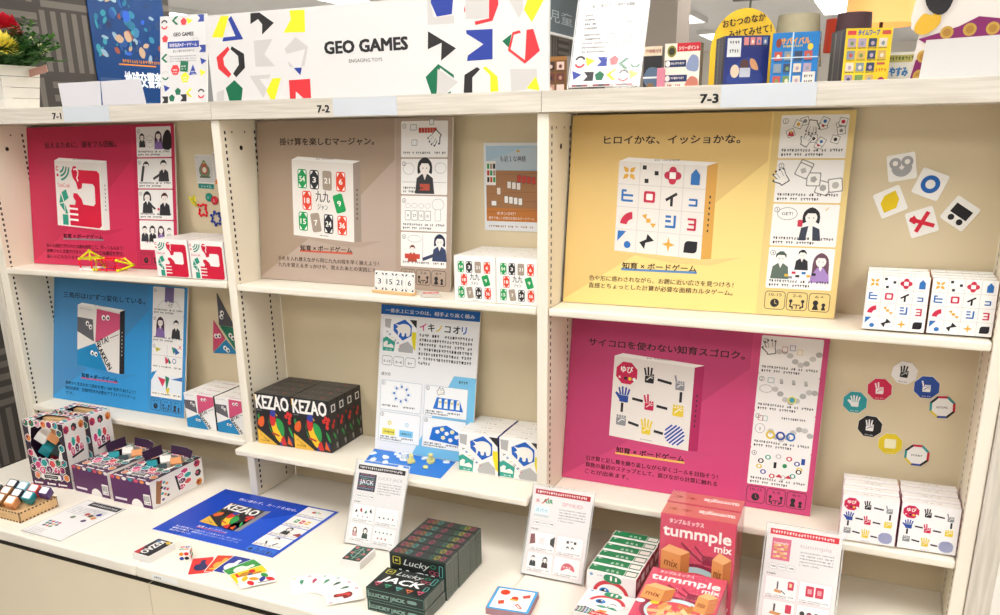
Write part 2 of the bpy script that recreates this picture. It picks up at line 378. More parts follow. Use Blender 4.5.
def art_spy(A):
    A.circ(.10,.93,.035,'#7fb0d8'); A.micro(.16,.915,.16,.03,'#9ab')
    A.circ(.5,.55,.36,'#fbf9f6', ry=.30, n=28); A.ring(.5,.55,.365,.012,'#d8d0cb', ry=.305, tv=.012, n=28)
    A.poly(arc(.5,.52,.36,8,172,12,.34)+arc(.5,.50,.30,165,15,10,.27), '#d23a45')
    A.poly(cls([(.36,.86),(.38,.98),(.52,1.0),(.68,.95),(.70,.84),(.52,.80)]), '#2e8a5e'); A.rect(.48,.86,.52,.97,WH); A.rect(.58,.86,.62,.95,WH)
    A.circ(.37,.58,.10,'#2f86cf', ry=.085); A.circ(.36,.58,.055,'#17324f'); A.circ(.39,.61,.02,WH)
    A.line([(.58,.54),(.64,.57),(.70,.53)], .02, K); A.poly([(.52,.46),(.60,.46),(.56,.42)], '#5c8a72')
    A.poly(cls([(.34,.40),(.46,.44),(.56,.41),(.66,.44),(.76,.36),(.66,.35),(.55,.38),(.44,.35)]), '#3f9a78')
    for x in (.11,.89): A.ring(x,.52,.045,.012,'#cfc8c3',ry=.05,tv=.012)
    for k in range(6):
        x = .02+.06*k; h = .18-.02*abs(k-2)
        A.rect(x, .02, x+.05, h+.1, (K, '#1f7a4a', K, '#2b6e9a', '#1f7a4a', K)[k]); A.rect(x+.012,.06,x+.024,h+.06,WH)
    for k in range(4): x = .68+.075*k; A.rect(x,.02,x+.06,.14+.05*(k % 2),(K,'#333c44',K,'#1f7a4a')[k]); A.rect(x+.015,.05,x+.03,.1,WH)
    A.poly([(.30,.02),(.34,.16),(.50,.20),(.66,.16),(.68,.02)],'#d8262f'); A.text('SPYKID', .34, .06, .09, WH, w=.30, bold=.03)
    A.poly([(.40,.2),(.46,.27),(.60,.27),(.58,.2)], '#e99a2e')
def art_spy_edge(A):
    A.rect(.02,.18,.98,.95,'#1f7d4c'); A.micro(.05,.72,.1,.14,WH)
    for x in (.36,.46,.56): A.text('のりも'[int(x*10-3)], x, .3, .38, '#d9e8de', w=.05)
    A.rect(.06,.04,.46,.16,WH); A.frame(.72,.16,.98,.90,.02,.012,WH,'#2a6b4a'); A.rect(.75,.28,.95,.78,'#e8e3da'); A.micro(.77,.5,.16,.16,K); A.poly([(.5,.05),(.54,.2),(.6,.05)],WH); A.poly([(.62,.05),(.66,.2),(.70,.05)],WH)
TW, TD, TL = '#e09a5c', '#c47a42', '#efb87e'
def block(A, x, y, w, h, d, t=None):
    A.poly([(x,y),(x+w,y-h*.12),(x+w,y+h*.80),(x,y+h*.92)], TW)
    A.poly([(x+w,y-h*.12),(x+w+d,y+h*.15),(x+w+d,y+h*1.02),(x+w,y+h*.80)], TD)
    A.poly([(x,y+h*.92),(x+w,y+h*.80),(x+w+d,y+h*1.02),(x+d*.9,y+h*1.22)], TL)
    if t: A.text(t, x+w*.18, y+h*.28, h*.5, '#8a4a24', w=w*.68, bold=.02, rot=-.1)
def art_tummple(A):
    A.text('タンブルミックス', .12, .925, .05, WH, w=.46, bold=.025)
    A.text('tummple', .045, .80, .15, WH, w=.90, bold=.045); A.text('mix', .74, .715, .10, WH, w=.22, bold=.04)
    A.line([(.30,.74),(.56,.60)], .025, '#8f2a45'); A.line([(.48,.73),(.60,.65)], .022, '#8f2a45'); A.rrect(.58,.57,.76,.66,.02,'#8f2a45')
    A.circ(.52,.33,.44,'#8f2a45', ry=.24, n=28); A.circ(.52,.325,.38,'#bfe0e4', ry=.21, n=28); A.circ(.52,.31,.34,'#e2535c', ry=.17, n=24)
    r = random.Random(5)
    for k in range(34):
        a, q = r.uniform(0, 6.28), math.sqrt(r.random()); x, y = .52+.30*q*math.cos(a), .28+.16*q*math.sin(a); t = r.uniform(0, 3.1); w, h = r.uniform(.05,.085), r.uniform(.022,.04)
        A.at(x, y, 1, 1, t); A.rect(-w, -h, w, h, (TW, TL, TL, '#f0c692', TD)[k % 5]); A.pop()
    block(A, .03, .45, .27, .22, .12, 'mix'); block(A, .72, .40, .15, .26, .10, 'mix')
    A.circ(.06,.40,.06,WH,ry=.03); A.circ(.24,.41,.06,'#e4c93d',ry=.025)
    A.text('すごい', .86, .13, .06, WH, w=.12, rot=.3, bold=.02)
def art_dice_front(A, window=True):
    """honeycomb packaging; the window itself is a real opening"""
    A.poly([(0,.09),(1,.09),(1,.42),(0,.42)],'#3a2c3a'); A.rect(0,.42,.13,1,'#3a2c3a'); A.rect(.87,.42,1,1,'#3a2c3a')
    r = random.Random(3); pal = ['#7d2a5e', '#d9546e', '#2c9aa0', '#e58a4a', '#5a3a7a', '#c23a4a', '#3a7a5a', '#2f2a33', '#e8a0b8']
    if not window: return
    for j in range(9):
        for i in range(7):
            x = .09+.145*i+(.07 if j % 2 else 0); y = .05+.115*j
            if x > .95 or (window and .12 < x < .88 and .42 < y < .93): continue
            if y < .12: continue
            A.circ(x, y, .080, '#f3efe9', ry=.066, n=6, a0=PI/6); A.circ(x, y, .066, pal[r.randrange(9)], ry=.054, n=6, a0=PI/6); A.circ(x-.02, y+.015, .03, pal[r.randrange(9)], ry=.025, n=4)
    A.rect(0, 0, 1, .09, '#4f2050')
    for x in (.1,.42,.7): A.rect(x,.03,x+.16,.055,WH); A.circ(x-.03,.045,.022,WH)
    hexlogo(A, .5, .29, .30)
    A.rrect(.26,.12,.76,.20,.03,WH); A.rect(.34,.135,.68,.185,'#222'); A.micro(.37,.15,.28,.02,'#ddd')
def hexlogo(A, x, y, s):
    for k, (dx, dy, c) in enumerate(((-.9,.25,'#d9447e'),(-.35,.55,'#2fa6a0'),(.3,.5,'#e0555a'),(-.6,-.25,'#e0558a'),(0,-.1,'#6a2a5a'),(.62,-.2,'#d9447e'))):
        A.circ(x+dx*s, y+dy*s*.5, s*.30, '#fff', ry=s*.24, n=6); A.circ(x+dx*s, y+dy*s*.5, s*.26, c, ry=s*.2, n=6)
        if k > 2: A.text('キュブ'[k-3], x+dx*s, y+dy*s*.5-s*.1, s*.28, WH, al='c', bold=.03)
    A.line([(x-.8*s,y-.36*s),(x+.8*s,y-.24*s)], s*.10, '#2a2a2e')
def art_dice_side(A):
    A.rect(0,0,1,1,'#efe9e6'); r = random.Random(9)
    for x in (.13,.5,.86): A.circ(x, .9, .14, ('#c2344e','#333038','#e08a3a')[int(x*2.5)], ry=.065, n=6, a0=PI/6); A.circ(x-.03,.885,.07,('#7d2a5e','#d9546e','#b5432e')[int(x*2.5)],ry=.035,n=4)
    hexlogo(A, .5, .60, .36)
    A.poly([(.06,.12),(.86,.06),(.95,.14),(.16,.22)], '#9b6a48')
    for k in range(10): A.circ(.16+.075*k, .20+.05*((k*7) % 3), .055, ('#c2344e','#2c9aa0','#e58a4a','#2f2a33','#5a3a7a')[k % 5], ry=.035, n=4)
# ------------------------------------------------------------------ little drawings of the instruction panels
def person(A, x, y, s, hair='#2a2729', top='#2a2729', style=0, arms=0):
    A.at(x, y, s, s)
    A.poly([(-.62,-1.0),(-.52,-.15),(-.2,.08),(.2,.08),(.52,-.15),(.62,-1.0)], top); A.poly([(-.14,.1),(0,-.25),(.14,.1)], '#f4ece6')
    if style == 1: A.poly(cls([(-.45,.1),(-.42,.7),(0,1.0),(.42,.7),(.45,.1),(.2,.2),(-.2,.2)]), hair)
    if style == 2: A.poly(cls([(-.5,-.4),(-.46,.6),(0,1.0),(.46,.6),(.5,-.4),(.2,0),(-.2,0)]), hair)
    A.circ(0, .42, .33, '#f4ece6', ry=.38, n=12)
    A.poly([(-.36,.42),(-.34,.72),(-.1,.92),(.15,.92),(.36,.70),(.36,.45),(.22,.66),(-.2,.66)], hair)
    A.circ(-.12,.40,.035,K,n=6); A.circ(.13,.40,.035,K,n=6)
    if arms: A.line([(.35,-.2),(.95,-.65)], .2, top); A.circ(1.0,-.7,.12,'#f4ece6',n=8)
    A.pop()
def outline_hand(A, x, y, s, rot=0):
    A.at(x, y, s, s, rot); hand(A, 0, 0, 1, '#4a4a4a', '11111', WH); hand(A, 0, 0, .82, WH, '11111', WH); A.pop()
def tiles(A, n, x0, y0, x1, y1, s, pal, seed=1, edge='#8f8b86'):
    r = random.Random(seed)
    for k in range(n):
        A.at(r.uniform(x0, x1), r.uniform(y0, y1), s, s, r.uniform(-.5, .5)); A.rrect(-1,-1,1,1,.2,edge); A.rrect(-.86,-.86,.86,.86,.2,'#f4f1ec'); A.circ(0,0,.5,pal[k % len(pal)],n=(4,6,10,5)[k % 4]); A.pop()
def cap(A, lines=2, col='#3a3838', x=6, w=118):
    for k in range(lines): A.micro(x, 13-9*k if lines > 1 else 8, w if k == 0 else w*.72, 5.5, col)
def num(A, n): A.ring(9, 74, 5.5, .9, '#3a3838'); A.text(str(n), 9, 70.8, 8.5, '#3a3838', al='c', bold=0)
# ------------------------------------------------------------------ the setting
M_METAL = mat('cream_enamelled_steel', '#f0e8d8', .42, .35, .02, 6)
M_BACK = mat('beige_steel_back', '#dbcbaa', .5, .3, .025, 5)
M_SIDE = mat('cream_perforated_steel', '#ebe1cc', .45, .3, .02, 6)
M_TOP = mat('ivory_laminate', '#f3ecde', .33, .4, .02, 9)
M_DOOR = mat('ivory_door_laminate', '#e9dcc2', .45, .35, .02, 7)
M_DARK = mat('shadow_gap', '#3b352c', .8)
M_SLOT = mat('slot_hole', '#2a2119', .9)
M_LABEL = mat('pale_blue_label', '#ccd1d7', .4)
def wood_white(nm='whitewashed_woodgrain', sc=(7, 60, 160)):
    m = mat(nm, '#e2dacd', .5, .3); nt = m.node_tree
    tc = nt.nodes.new('ShaderNodeTexCoord'); mp = nt.nodes.new('ShaderNodeMapping'); n = nt.nodes.new('ShaderNodeTexNoise'); r = nt.nodes.new('ShaderNodeValToRGB')
    mp.inputs['Scale'].default_value = sc; n.inputs['Scale'].default_value = 1; n.inputs['Detail'].default_value = 5
    r.color_ramp.elements[0].color = lin('#c8c0b2'); r.color_ramp.elements[1].color = lin('#dbd4c8'); r.color_ramp.elements[0].position = .35; r.color_ramp.elements[1].position = .65
    nt.links.new(tc.outputs['Object'], mp.inputs['Vector']); nt.links.new(mp.outputs[0], n.inputs['Vector']); nt.links.new(n.outputs['Fac'], r.inputs['Fac']); nt.links.new(r.outputs[0], P(m).inputs['Base Color'])
    return m
M_FASC = wood_white(); M_FASV = wood_white('whitewashed_woodgrain_upright', (160, 60, 7))
def struct(name, mb, **k):
    o = mb.build(name, **k); o['kind'] = 'structure'; return o
FLZ = -.78; CEZ = 2.15
b = MB(); b.box(-9, 8, -4.5, 13.2, FLZ-.05, FLZ, mat('grey_floor_tile', '#d2ccc2', .35, .4, .05, 3)); struct('floor', b)
M_CEIL = mat('ceiling_board', '#e9e9ea', .8, .2, .02, 2)
b = MB(); b.box(-9, 8, -4.5, 13.2, CEZ, CEZ+.05, M_CEIL); struct('ceiling', b)
b = MB(); b.box(-9, 8, 13.2, 13.3, FLZ, CEZ, mat('far_wall_paint', '#efeae2', .7)); struct('wall_back', b)
def weave():
    m = mat('woven_stripe_panel', '#5a544e', .7, .3); nt = m.node_tree; N = nt.nodes.new; Lk = nt.links.new
    tc = N('ShaderNodeTexCoord'); sp = N('ShaderNodeSeparateXYZ'); Lk(tc.outputs['Object'], sp.inputs[0])
    def mth(op, a, bb=None, c=None):
        n = N('ShaderNodeMath'); n.operation = op
        for i, q in enumerate((a, bb)):
            if q is None: continue
            if hasattr(q, 'links'): Lk(q, n.inputs[i])
            else: n.inputs[i].default_value = q
        return n.outputs[0]
    cell = .225
    y = mth('DIVIDE', mth('ADD', sp.outputs['Y'], 10.06), cell); z = mth('DIVIDE', mth('ADD', sp.outputs['Z'], 10.03), cell)
    fy = mth('FRACT', y); fz = mth('FRACT', z)
    par = mth('FLOORED_MODULO', mth('ADD', mth('FLOOR', y), mth('FLOOR', z)), 2.0)
    def bars(u, v):
        s = mth('LESS_THAN', mth('FRACT', mth('MULTIPLY', u, 5.0)), .5)
        e = mth('MULTIPLY', mth('GREATER_THAN', v, .05), mth('LESS_THAN', v, .95)); return mth('MULTIPLY', s, e)
    mx = N('ShaderNodeMix'); mx.data_type = 'FLOAT'; Lk(par, mx.inputs[0]); Lk(bars(fz, fy), mx.inputs[2]); Lk(bars(fy, fz), mx.inputs[3])
    mc = N('ShaderNodeMix'); mc.data_type = 'RGBA'; Lk(mx.outputs[0], mc.inputs[0]); mc.inputs[6].default_value = lin('#413c38'); mc.inputs[7].default_value = lin('#68625b'); Lk(mc.outputs[2], P(m).inputs['Base Color'])
    return m
M_WEAVE = weave()
b = MB(); b.box(-2.2, -1.2, -1.6, 1.14, FLZ, CEZ, M_WEAVE); struct('wall_left', b)
b = MB(); b.box(.24, .475, 3.0, 3.3, FLZ, CEZ, mat('taupe_pillar_paint', '#8b8178', .6, .3, .04, 5)); struct('wall_pillar', b)
b = MB(); b.box(-.75, -.6, 3.2, 5.2, FLZ, 1.60, M_WEAVE); b.box(-.77, -.58, 3.18, 5.22, 1.60, 1.615, mat('white_trim', '#e8e8e6', .5)); b.box(-.75, -.6, 3.2, 5.2, 1.615, CEZ, mat('slate_sign_band', '#56646b', .5))
o = struct('wall_signboard', b)
A = Art(.002); A.text('F', .12, .10, .20, '#dfe6e8', bold=.02, sx=1.4); A.text('児童', .05, -.03, .085, '#aebac0', w=.50, bold=.0); A.build('sign_lettering', (-.6, 3.85, 1.72), (0,1,0), (0,0,1), o, .002)

# ceiling lights, luminous panels; unseen nearer rows added to light shelves and background
E_LIGHT = emis('luminous_diffuser', '#fffdfa', 10.5)
M_LFR = mat('white_light_frame', '#e6e6e4', .5)
def ceiling_light(x, y, label, w=.62, d=1.25):
    t = thing('ceiling_light', label, 'ceiling light', (x, y, CEZ), 0, 'ceiling light panels')
    m = MB(); a, c = w/2, d/2
    for q in ((-a-.03,-a,-c-.03,c+.03),(a,a+.03,-c-.03,c+.03),(-a,a,-c-.03,-c),(-a,a,c,c+.03)): m.box(q[0],q[1],q[2],q[3],-.05,0,M_LFR)
    lf_ = m.build('light_frame', t); m = MB(); m.box(-a, a, -c, c, -.035, -.012, E_LIGHT); m.build('diffuser', lf_); return t
for j, y in enumerate((-3.1, -1.0, 1.3, 3.4, 5.6, 8.0, 10.6)):
    for i, x in enumerate((-5.0, -3.1, -.7, .9, 2.5, 4.6)):
        if y == 5.6 and -4 < x < 2: x = {-3.1: -3.0, -.7: -1.9, .9: 1.9}[x]
        ceiling_light(x, y, 'white fluorescent ceiling light panel, one of the seen and added rows in the grey ceiling', .34 if y > 5 else .62)

# ------------------------------------------------------------------ shelving
W = .9; U2 = .0135
def holes(mb, x, sgn, y, z0, z1, skip=()):
    z = z0
    while z < z1:
        mb.face([(x, y-.003, z), (x, y+.003, z), (x, y+.003, z+.0085), (x, y-.003, z+.0085)], M_SLOT); z += .0165
def bookcase(i, label):
    x0 = -W+W*i; x1 = x0+W
    t = thing('bookcase', label, 'bookcase', (x0+W/2, 0, .0), 0, 'bookcases joined in one run'); c = W/2
    ul = [-c-(U2 if i else U2+.02), -c+U2]
    def upright(xa, xb, nm='upright'):
        m = MB(); m.box(xa, xb, 0, .18, .0005, 1.0457, M_SIDE, side={'f': M_METAL})
        h = m
        for xx in (xa-.0006, xb+.0006):
            for yy in (.018, .1345):
                holes(h, xx, 1, yy, .02, 1.02)
            h.mesh(*disc((xx, .075, .975), .0065, 8), M_SLOT)
            for yy in (.045, .095): h.mesh(*disc((xx, yy, 1.015), .0028, 6), M_SLOT)
        m.build(nm, t, bevel=.0025)
    if i == 0: upright(-c-.033, -c+.0015)
    else: upright(-c-U2, -c+U2)
    if i == 2: upright(c-.0025, c+.024)
    m = MB(); m.box(-c+U2 if i else -c+.0016, c-U2 if i < 2 else c-.0026, .18, .186, .001, 1.0457, M_BACK); m.build('back_panel', t)
    m = MB(); xr = c if i < 2 else c+.07; xl = -c if i else -c-.1
    m.box(xl+.0004, xr-.0004, -.0095, .24, 1.046, 1.0894, M_FASC); tb = m.build('top_board', t, bevel=.0012)
    if i == 0: m = MB(); m.box(-c-.07, -c-.034, -.006, .24, FLZ+.001, 1.045, M_FASV); m.build('end_panel', t, bevel=.002)
    if i == 2: m = MB(); m.box(c+.025, c+.07, -.006, .24, FLZ+.001, 1.045, M_FASV); m.build('end_panel', t, bevel=.002)
    lx = (.373, .547)
    m = MB(); m.box(-c+lx[0], -c+lx[1], -.0108, -.0097, 1.0475, 1.0885, M_LABEL); m.build('shelf_label', tb)
    A = Art(); A.text('7-%d' % (i+1), 0, 0, .023, '#1d1b1b', al='r', bold=.05, w=.034); A.build('bay_number', (-c+lx[0]-(.011 if i < 2 else .005), -.0097, 1.0570), (1,0,0), (0,0,1), tb)
    def shelf(z, yf, xa, xb, tilt=0):
        m = MB(); m.box(xa, xb, yf, .178, z-.0185, z, M_METAL); o = m.build('shelf_board', t, bevel=.005, seg=3)
        if tilt: o.rotation_euler = (0, tilt, 0)
    shelf(.623, 0, -c+U2+.001 if i else -c+.003, c-U2-.001 if i < 2 else c-.0035, -.009 if i == 0 else 0)
    if i == 1: shelf(.168, -.062, -c, c-U2-.001)
    else: shelf(.168, 0, -c+U2+.001 if i else -c+.003, c-U2-.001 if i < 2 else c-.0035)
    return t
def disc(cn, r, n):
    return [(cn[0], cn[1]+r*math.cos(2*PI*k/n), cn[2]+r*math.sin(2*PI*k/n)) for k in range(n)], [tuple(range(n))]
bookcase(0, 'left bookcase bay with the crimson and blue posters, numbered 7-1')
bookcase(1, 'middle bookcase bay under the white banner, numbered 7-2')
bookcase(2, 'right bookcase bay with yellow and magenta posters, numbered 7-3')
# base cabinets: a worktop each, doors below
def cabinet(i, label):
    x0 = -W+W*i; t = thing('base_cabinet', label, 'cabinet', (x0+W/2, 0, 0), 0, 'base cabinets under the bookcases'); c = W/2
    m = MB(); m.box(-c+.0006, c-.0006, -.451, .24, -.0315, 0, M_TOP); wt = m.build('worktop', t, bevel=.005, seg=3)
    m = MB(); m.box(-c+.001, c-.001, -.425, .24, FLZ+.08, -.032, M_DOOR, side={'f': M_DARK}); m.box(-c+.01, c-.01, -.38, .22, FLZ+.001, FLZ+.08, M_DARK); m.build('cabinet_body', t)
    m = MB(); m.box(-c+.031 if i == 1 else -c+.0015, c+.029 if i == 0 else c-.0015, -.443, -.426, FLZ+.085, -.0475, M_DOOR, side={'t': M_DARK}); m.build('door', t, bevel=.0015)  # carcass front and door top coloured dark as shade under the worktop
    if i == 1:
        m = MB(); m.box(-c+.056, -c+.137, -.4518, -.4512, -.024, -.010, mat('white_sticker', '#f4f3f0', .4)); m.build('sticker', wt)
        A = Art(); A.micro(.008, .004, .022, .006, '#444', fill=1); A.build('sticker_print', (-c+.056, -.4519, -.024), (1,0,0), (0,0,1), wt)
    return t
cabinet(0, 'left base cabinet of cream laminate under the honeycomb dice boxes')
cabinet(1, 'middle base cabinet of cream laminate with a small white sticker on its edge')
cabinet(2, 'right base cabinet of cream laminate under the pink game boxes')
# ------------------------------------------------------------------ posters standing on the shelves
M_FOAM = mat('white_foam_board', '#efece6', .6)
def panelart(fn, n):
    A = Art(); A.rrect(0, 0, 131, 86, 3, '#f3f0ec'); fn(A); 
    if n: num(A, n)
    return A
def mm(A): A.push(lambda u, v: (u*.001, v*.001))
def scale_build(A, name, O, U, V, parent, lift=.0003):
    A.v = [(a*.001, b*.001, c) for a, b, c in A.v]; return A.build(name, O, U, V, parent, lift)
def heads(A):
    for x, s, st, tp in ((20,24,0,'#3a3a3e'),(50,24,1,'#2a2729'),(83,24,2,'#8d6fae'),(114,20,0,'#c9c4c0')): person(A, x, 48, s, ('#2a2729','#2a2729','#4a2f36','#3a2c2a')[(x//30) % 4], tp, st)
    A.micro(14, 20, 104, 6, '#6b6868', fill=.35); A.circ(28, 22, 2.5, '#d05a80')
def pt1(A): person(A,22,48,20,'#2a2729','#333',1); A.ring(52,44,17,.8,'#8a8682'); A.micro(42,46,20,3,'#888'); A.micro(42,40,20,3,'#888'); person(A,84,48,26,'#3b2f3a','#8d6fae',2); A.poly(cls([(100,24),(102,58),(116,76),(131,66),(131,24)]),'#2b282b'); cap(A)
def pt2(A): person(A,34,50,30,'#3a2430','#f3f0ec',0,1); A.line([(24,62),(16,22)],9,'#333'); person(A,100,52,32,'#2a2729','#3a383c',0,0); A.line([(86,40),(62,28)],7,'#3a383c'); cap(A)
def pt3(A): person(A,34,50,32,'#2a2729','#3a383c',1,1); person(A,100,46,34,'#5a2f2c','#2f2d33',0); A.circ(76,30,4,'#d0394e'); cap(A)
def pp1(A): A.poly([(50,40),(50,86),(88,86),(88,40)],'#7a6a9a'); A.line([(20,22),(40,44),(100,44),(118,22)],.9,'#777'); tiles(A,4,60,26,82,36,5,['#555','#888'],2); A.line([(66,42),(62,30)],6,'#f4ece6'); cap(A)
def pp2(A): person(A,34,48,32,'#4a2f3a','#8d6fae',2); person(A,100,46,30,'#2a2729','#3a383c',0); cap(A)
def pp3(A):
    A.line([(65,10),(65,80)],.8,'#999'); A.line([(5,46),(126,46)],.8,'#999'); A.poly([(14,70),(40,66),(20,56)],'#c9bb3a'); A.poly([(84,76),(108,70),(92,54)],'#2c8a72'); A.poly([(96,76),(118,60),(100,52)],'#3a63a8'); A.line([(114,82),(124,72)],2,'#d6304a'); A.line([(124,82),(114,72)],2,'#d6304a')
    A.poly([(56,44),(78,30),(60,20)],'#d6405e'); A.poly([(68,44),(84,26),(74,22)],'#2c8a72'); A.ring(96,32,8,2,'#3a63a8'); cap(A,1)
def pp4(A): A.poly([(0,18),(131,18),(131,60),(90,74),(30,66),(0,80)],'#e9eef2'); A.poly([(60,70),(78,64),(66,20)],'#2c7a5a'); A.poly([(28,64),(62,58),(50,34)],'#d6405e'); A.poly([(62,28),(80,34),(74,10)],'#e0c43a'); A.poly([(84,60),(131,72),(131,58)],'#3a73b8'); A.poly([(0,74),(24,84),(0,50)],'#2f9be0'); cap(A,1)
def pk1(A): A.rect(50,58,100,70,'#c74a3a'); [A.line([(50+8*k,58),(50+8*k,70)],.6,'#eee') for k in range(1,6)]; A.frame(26,64,44,78,2,1,'#555','#eee'); A.frame(30,28,46,42,2,1,'#555','#eee'); outline_hand(A,98,50,26,2.4); A.frame(80,76,92,90,2,1,'#555','#eee'); cap(A,1)
def pk2(A): person(A,68,46,44,'#2a2729','#3a3a3e',1); A.rect(54,10,82,26,'#b5523f'); A.ring(22,62,16,.8,'#888',ry=14); A.ring(112,64,16,.8,'#888',ry=13); A.line([(4,30),(46,30)],.8,'#888'); A.line([(90,30),(128,30)],.8,'#888'); cap(A,2,w=60)
def pk3(A):
    for k,n in enumerate(('9','27','15','21')): A.frame(12+19*k,26,29+19*k,50,2.5,1,'#444','#f6f3ee'); A.text(n,20.5+19*k,34,10,K,al='c'); A.ring(20+19*k,62,8,.7,'#999',ry=6)
    A.ring(106,66,17,.8,'#888',ry=14); A.frame(98,26,114,54,2.5,.8,'#777','#f6f3ee'); cap(A)
def pk4(A): A.line([(64,14),(64,82)],1,'#999'); person(A,34,34,22,'#7a3a2a','#b5523f',0); A.rect(12,20,56,32,'#c74a3a'); person(A,112,50,34,'#2a2f4a','#3a4668',1,0); A.ring(40,70,20,.8,'#888',ry=9); A.line([(66,20),(120,40)],8,'#39425f'); cap(A,1)
def ph1(A): tiles(A,12,18,26,122,78,8,['#c8334a','#8a8a8a','#e2ab42','#2f6fb5','#222'],5); outline_hand(A,62,66,20,3.0); outline_hand(A,52,32,18,-.5); A.poly([(16,44),(28,44),(26,54),(22,48),(18,54)],'#c8334a'); cap(A)
def ph2(A): tiles(A,5,38,26,118,72,14,['#bdb9b3','#aaa7a2'],8); outline_hand(A,14,48,24,.6); cap(A)
def ph3(A): A.ring(30,66,20,.9,'#555',ry=13); A.text('GET!',30,63,9,K,al='c',w=22); person(A,78,44,36,'#232124','#f4f1ec',1); A.poly([(56,12),(60,38),(74,42),(70,12)],'#39404f'); A.poly([(84,12),(82,42),(96,36),(100,12)],'#39404f'); A.rrect(52,40,62,54,2,'#c8334a'); A.line([(104,74),(110,80)],1.5,'#d8b23a'); cap(A)
def ph4(A):
    A.poly([(22,18),(50,46),(96,46),(112,18)],'#eceff0'); person(A,68,62,22,'#232124','#2e2e33',0); person(A,26,50,30,'#4a5a52','#5d6c62',0); person(A,106,46,31,'#6a4a5a','#a486c2',2)
    for x,y,c in ((40,28,'#d8b23a'),(54,34,'#c8334a'),(62,27,'#222'),(74,34,'#2f6fb5'),(84,28,'#e2ab42'),(48,24,'#8a8a8a'),(94,32,'#222')): A.rect(x-4,y-2.5,x+4,y+2.5,c)
    cap(A)
def py_(A, seed): 
    r = random.Random(seed)
    for k in range(8): A.circ(40+12*k, 40+14*math.sin(k*.9+seed), 7, ('#c9c6c2','#b4b2ae')[k % 2], ry=6)
def py1(A): outline_hand(A,22,56,24,.2); py_(A,1); [A.frame(x,48+(x%3)*4,x+12,60+(x%3)*4,1,1,c,'#f3f0ec') for x,c in ((46,'#c8334a'),(62,'#2b4a9b'),(78,'#e0c43a'))]; cap(A)
def py2(A): py_(A,2); A.frame(22,66,36,78,1.5,1,'#2f9a9a','#f3f0ec'); [hand(A,52+26*k,70,8,'#9a9894','01110') for k in range(3)]; A.ring(20,52,14,.8,'#777',ry=9); A.circ(78,32,9,'#e8e23a',ry=8); A.circ(78,32,6,'#4aa0b5'); cap(A)
def py3(A): py_(A,3); [A.ring(40+22*k,34,10,4,c) for k,c in enumerate(('#e0c43a','#2b4a9b','#2f6fb5'))]; A.ring(16,46,11,.8,'#777'); A.text('2',16,42,9,K,al='c'); A.micro(60,72,50,5,'#333'); [A.frame(10+10*k,64,20+10*k,76,1,1,c,'#f3f0ec') for k,c in enumerate(('#c8334a','#3aa694'))]; cap(A)
def py4(A):
    for k in range(12): a=k*.55; A.circ(66+44*math.cos(a),48+24*math.sin(a),6.5,('#e0c43a','#2b4a9b','#c8334a','#c9c6c2','#3aa694','#222')[k%6],ry=5.5); A.circ(66+44*math.cos(a),48+24*math.sin(a),3.4,WH)
    A.rect(112,60,120,74,'#2b4a9b'); A.rect(54,44,60,58,'#222'); A.circ(78,52,5,'#2f8a5a'); A.poly([(60,24),(68,32),(76,24)],'#c8334a'); A.poly([(80,24),(88,32),(96,24)],'#c8334a'); cap(A)
def icon(k, txt, col):
    A = Art(); A.frame(0, 0, 42, 39, 7, 1.3, K, col); A.text(txt, 21, 28.5, 8.5, K, w=26 if len(txt) > 3 else 18, al='c')
    if k == 0: A.circ(21, 14, 9, K); A.line([(21,14),(21,20)],1.2,col); A.line([(21,14),(25,12)],1.2,col)
    if k == 1:
        for s in (-1, 1): A.circ(21+12*s, 20, 3.6, K); A.line([(21+12*s,16),(21+13*s,8),(21+8*s,8),(21+8*s,4)],3,K)
        A.line([(14,12),(28,12)],2,K); A.line([(21,12),(21,4)],2,K)
    if k == 2:
        for x, r in ((14, 5.5), (30, 3.8)): A.circ(x, 7+r*2.1, r, K); A.poly([(x-r*1.2,4),(x+r*1.2,4),(x+r*.5,4+r*2),(x-r*.5,4+r*2)],K)
    return A
def board_root(name, label, x, y, z, yaw, lean, w, h, cat='poster', t=.005, base='#fff'):
    o = thing(name, label, cat, (x, y, z+.0012)); o.rotation_euler = (-lean, 0, yaw)
    m = MB(); m.box(0, w, 0, t, 0, h, M_FOAM, side={'f': ink(base, .33)}); m.build('foam_board', o); return o
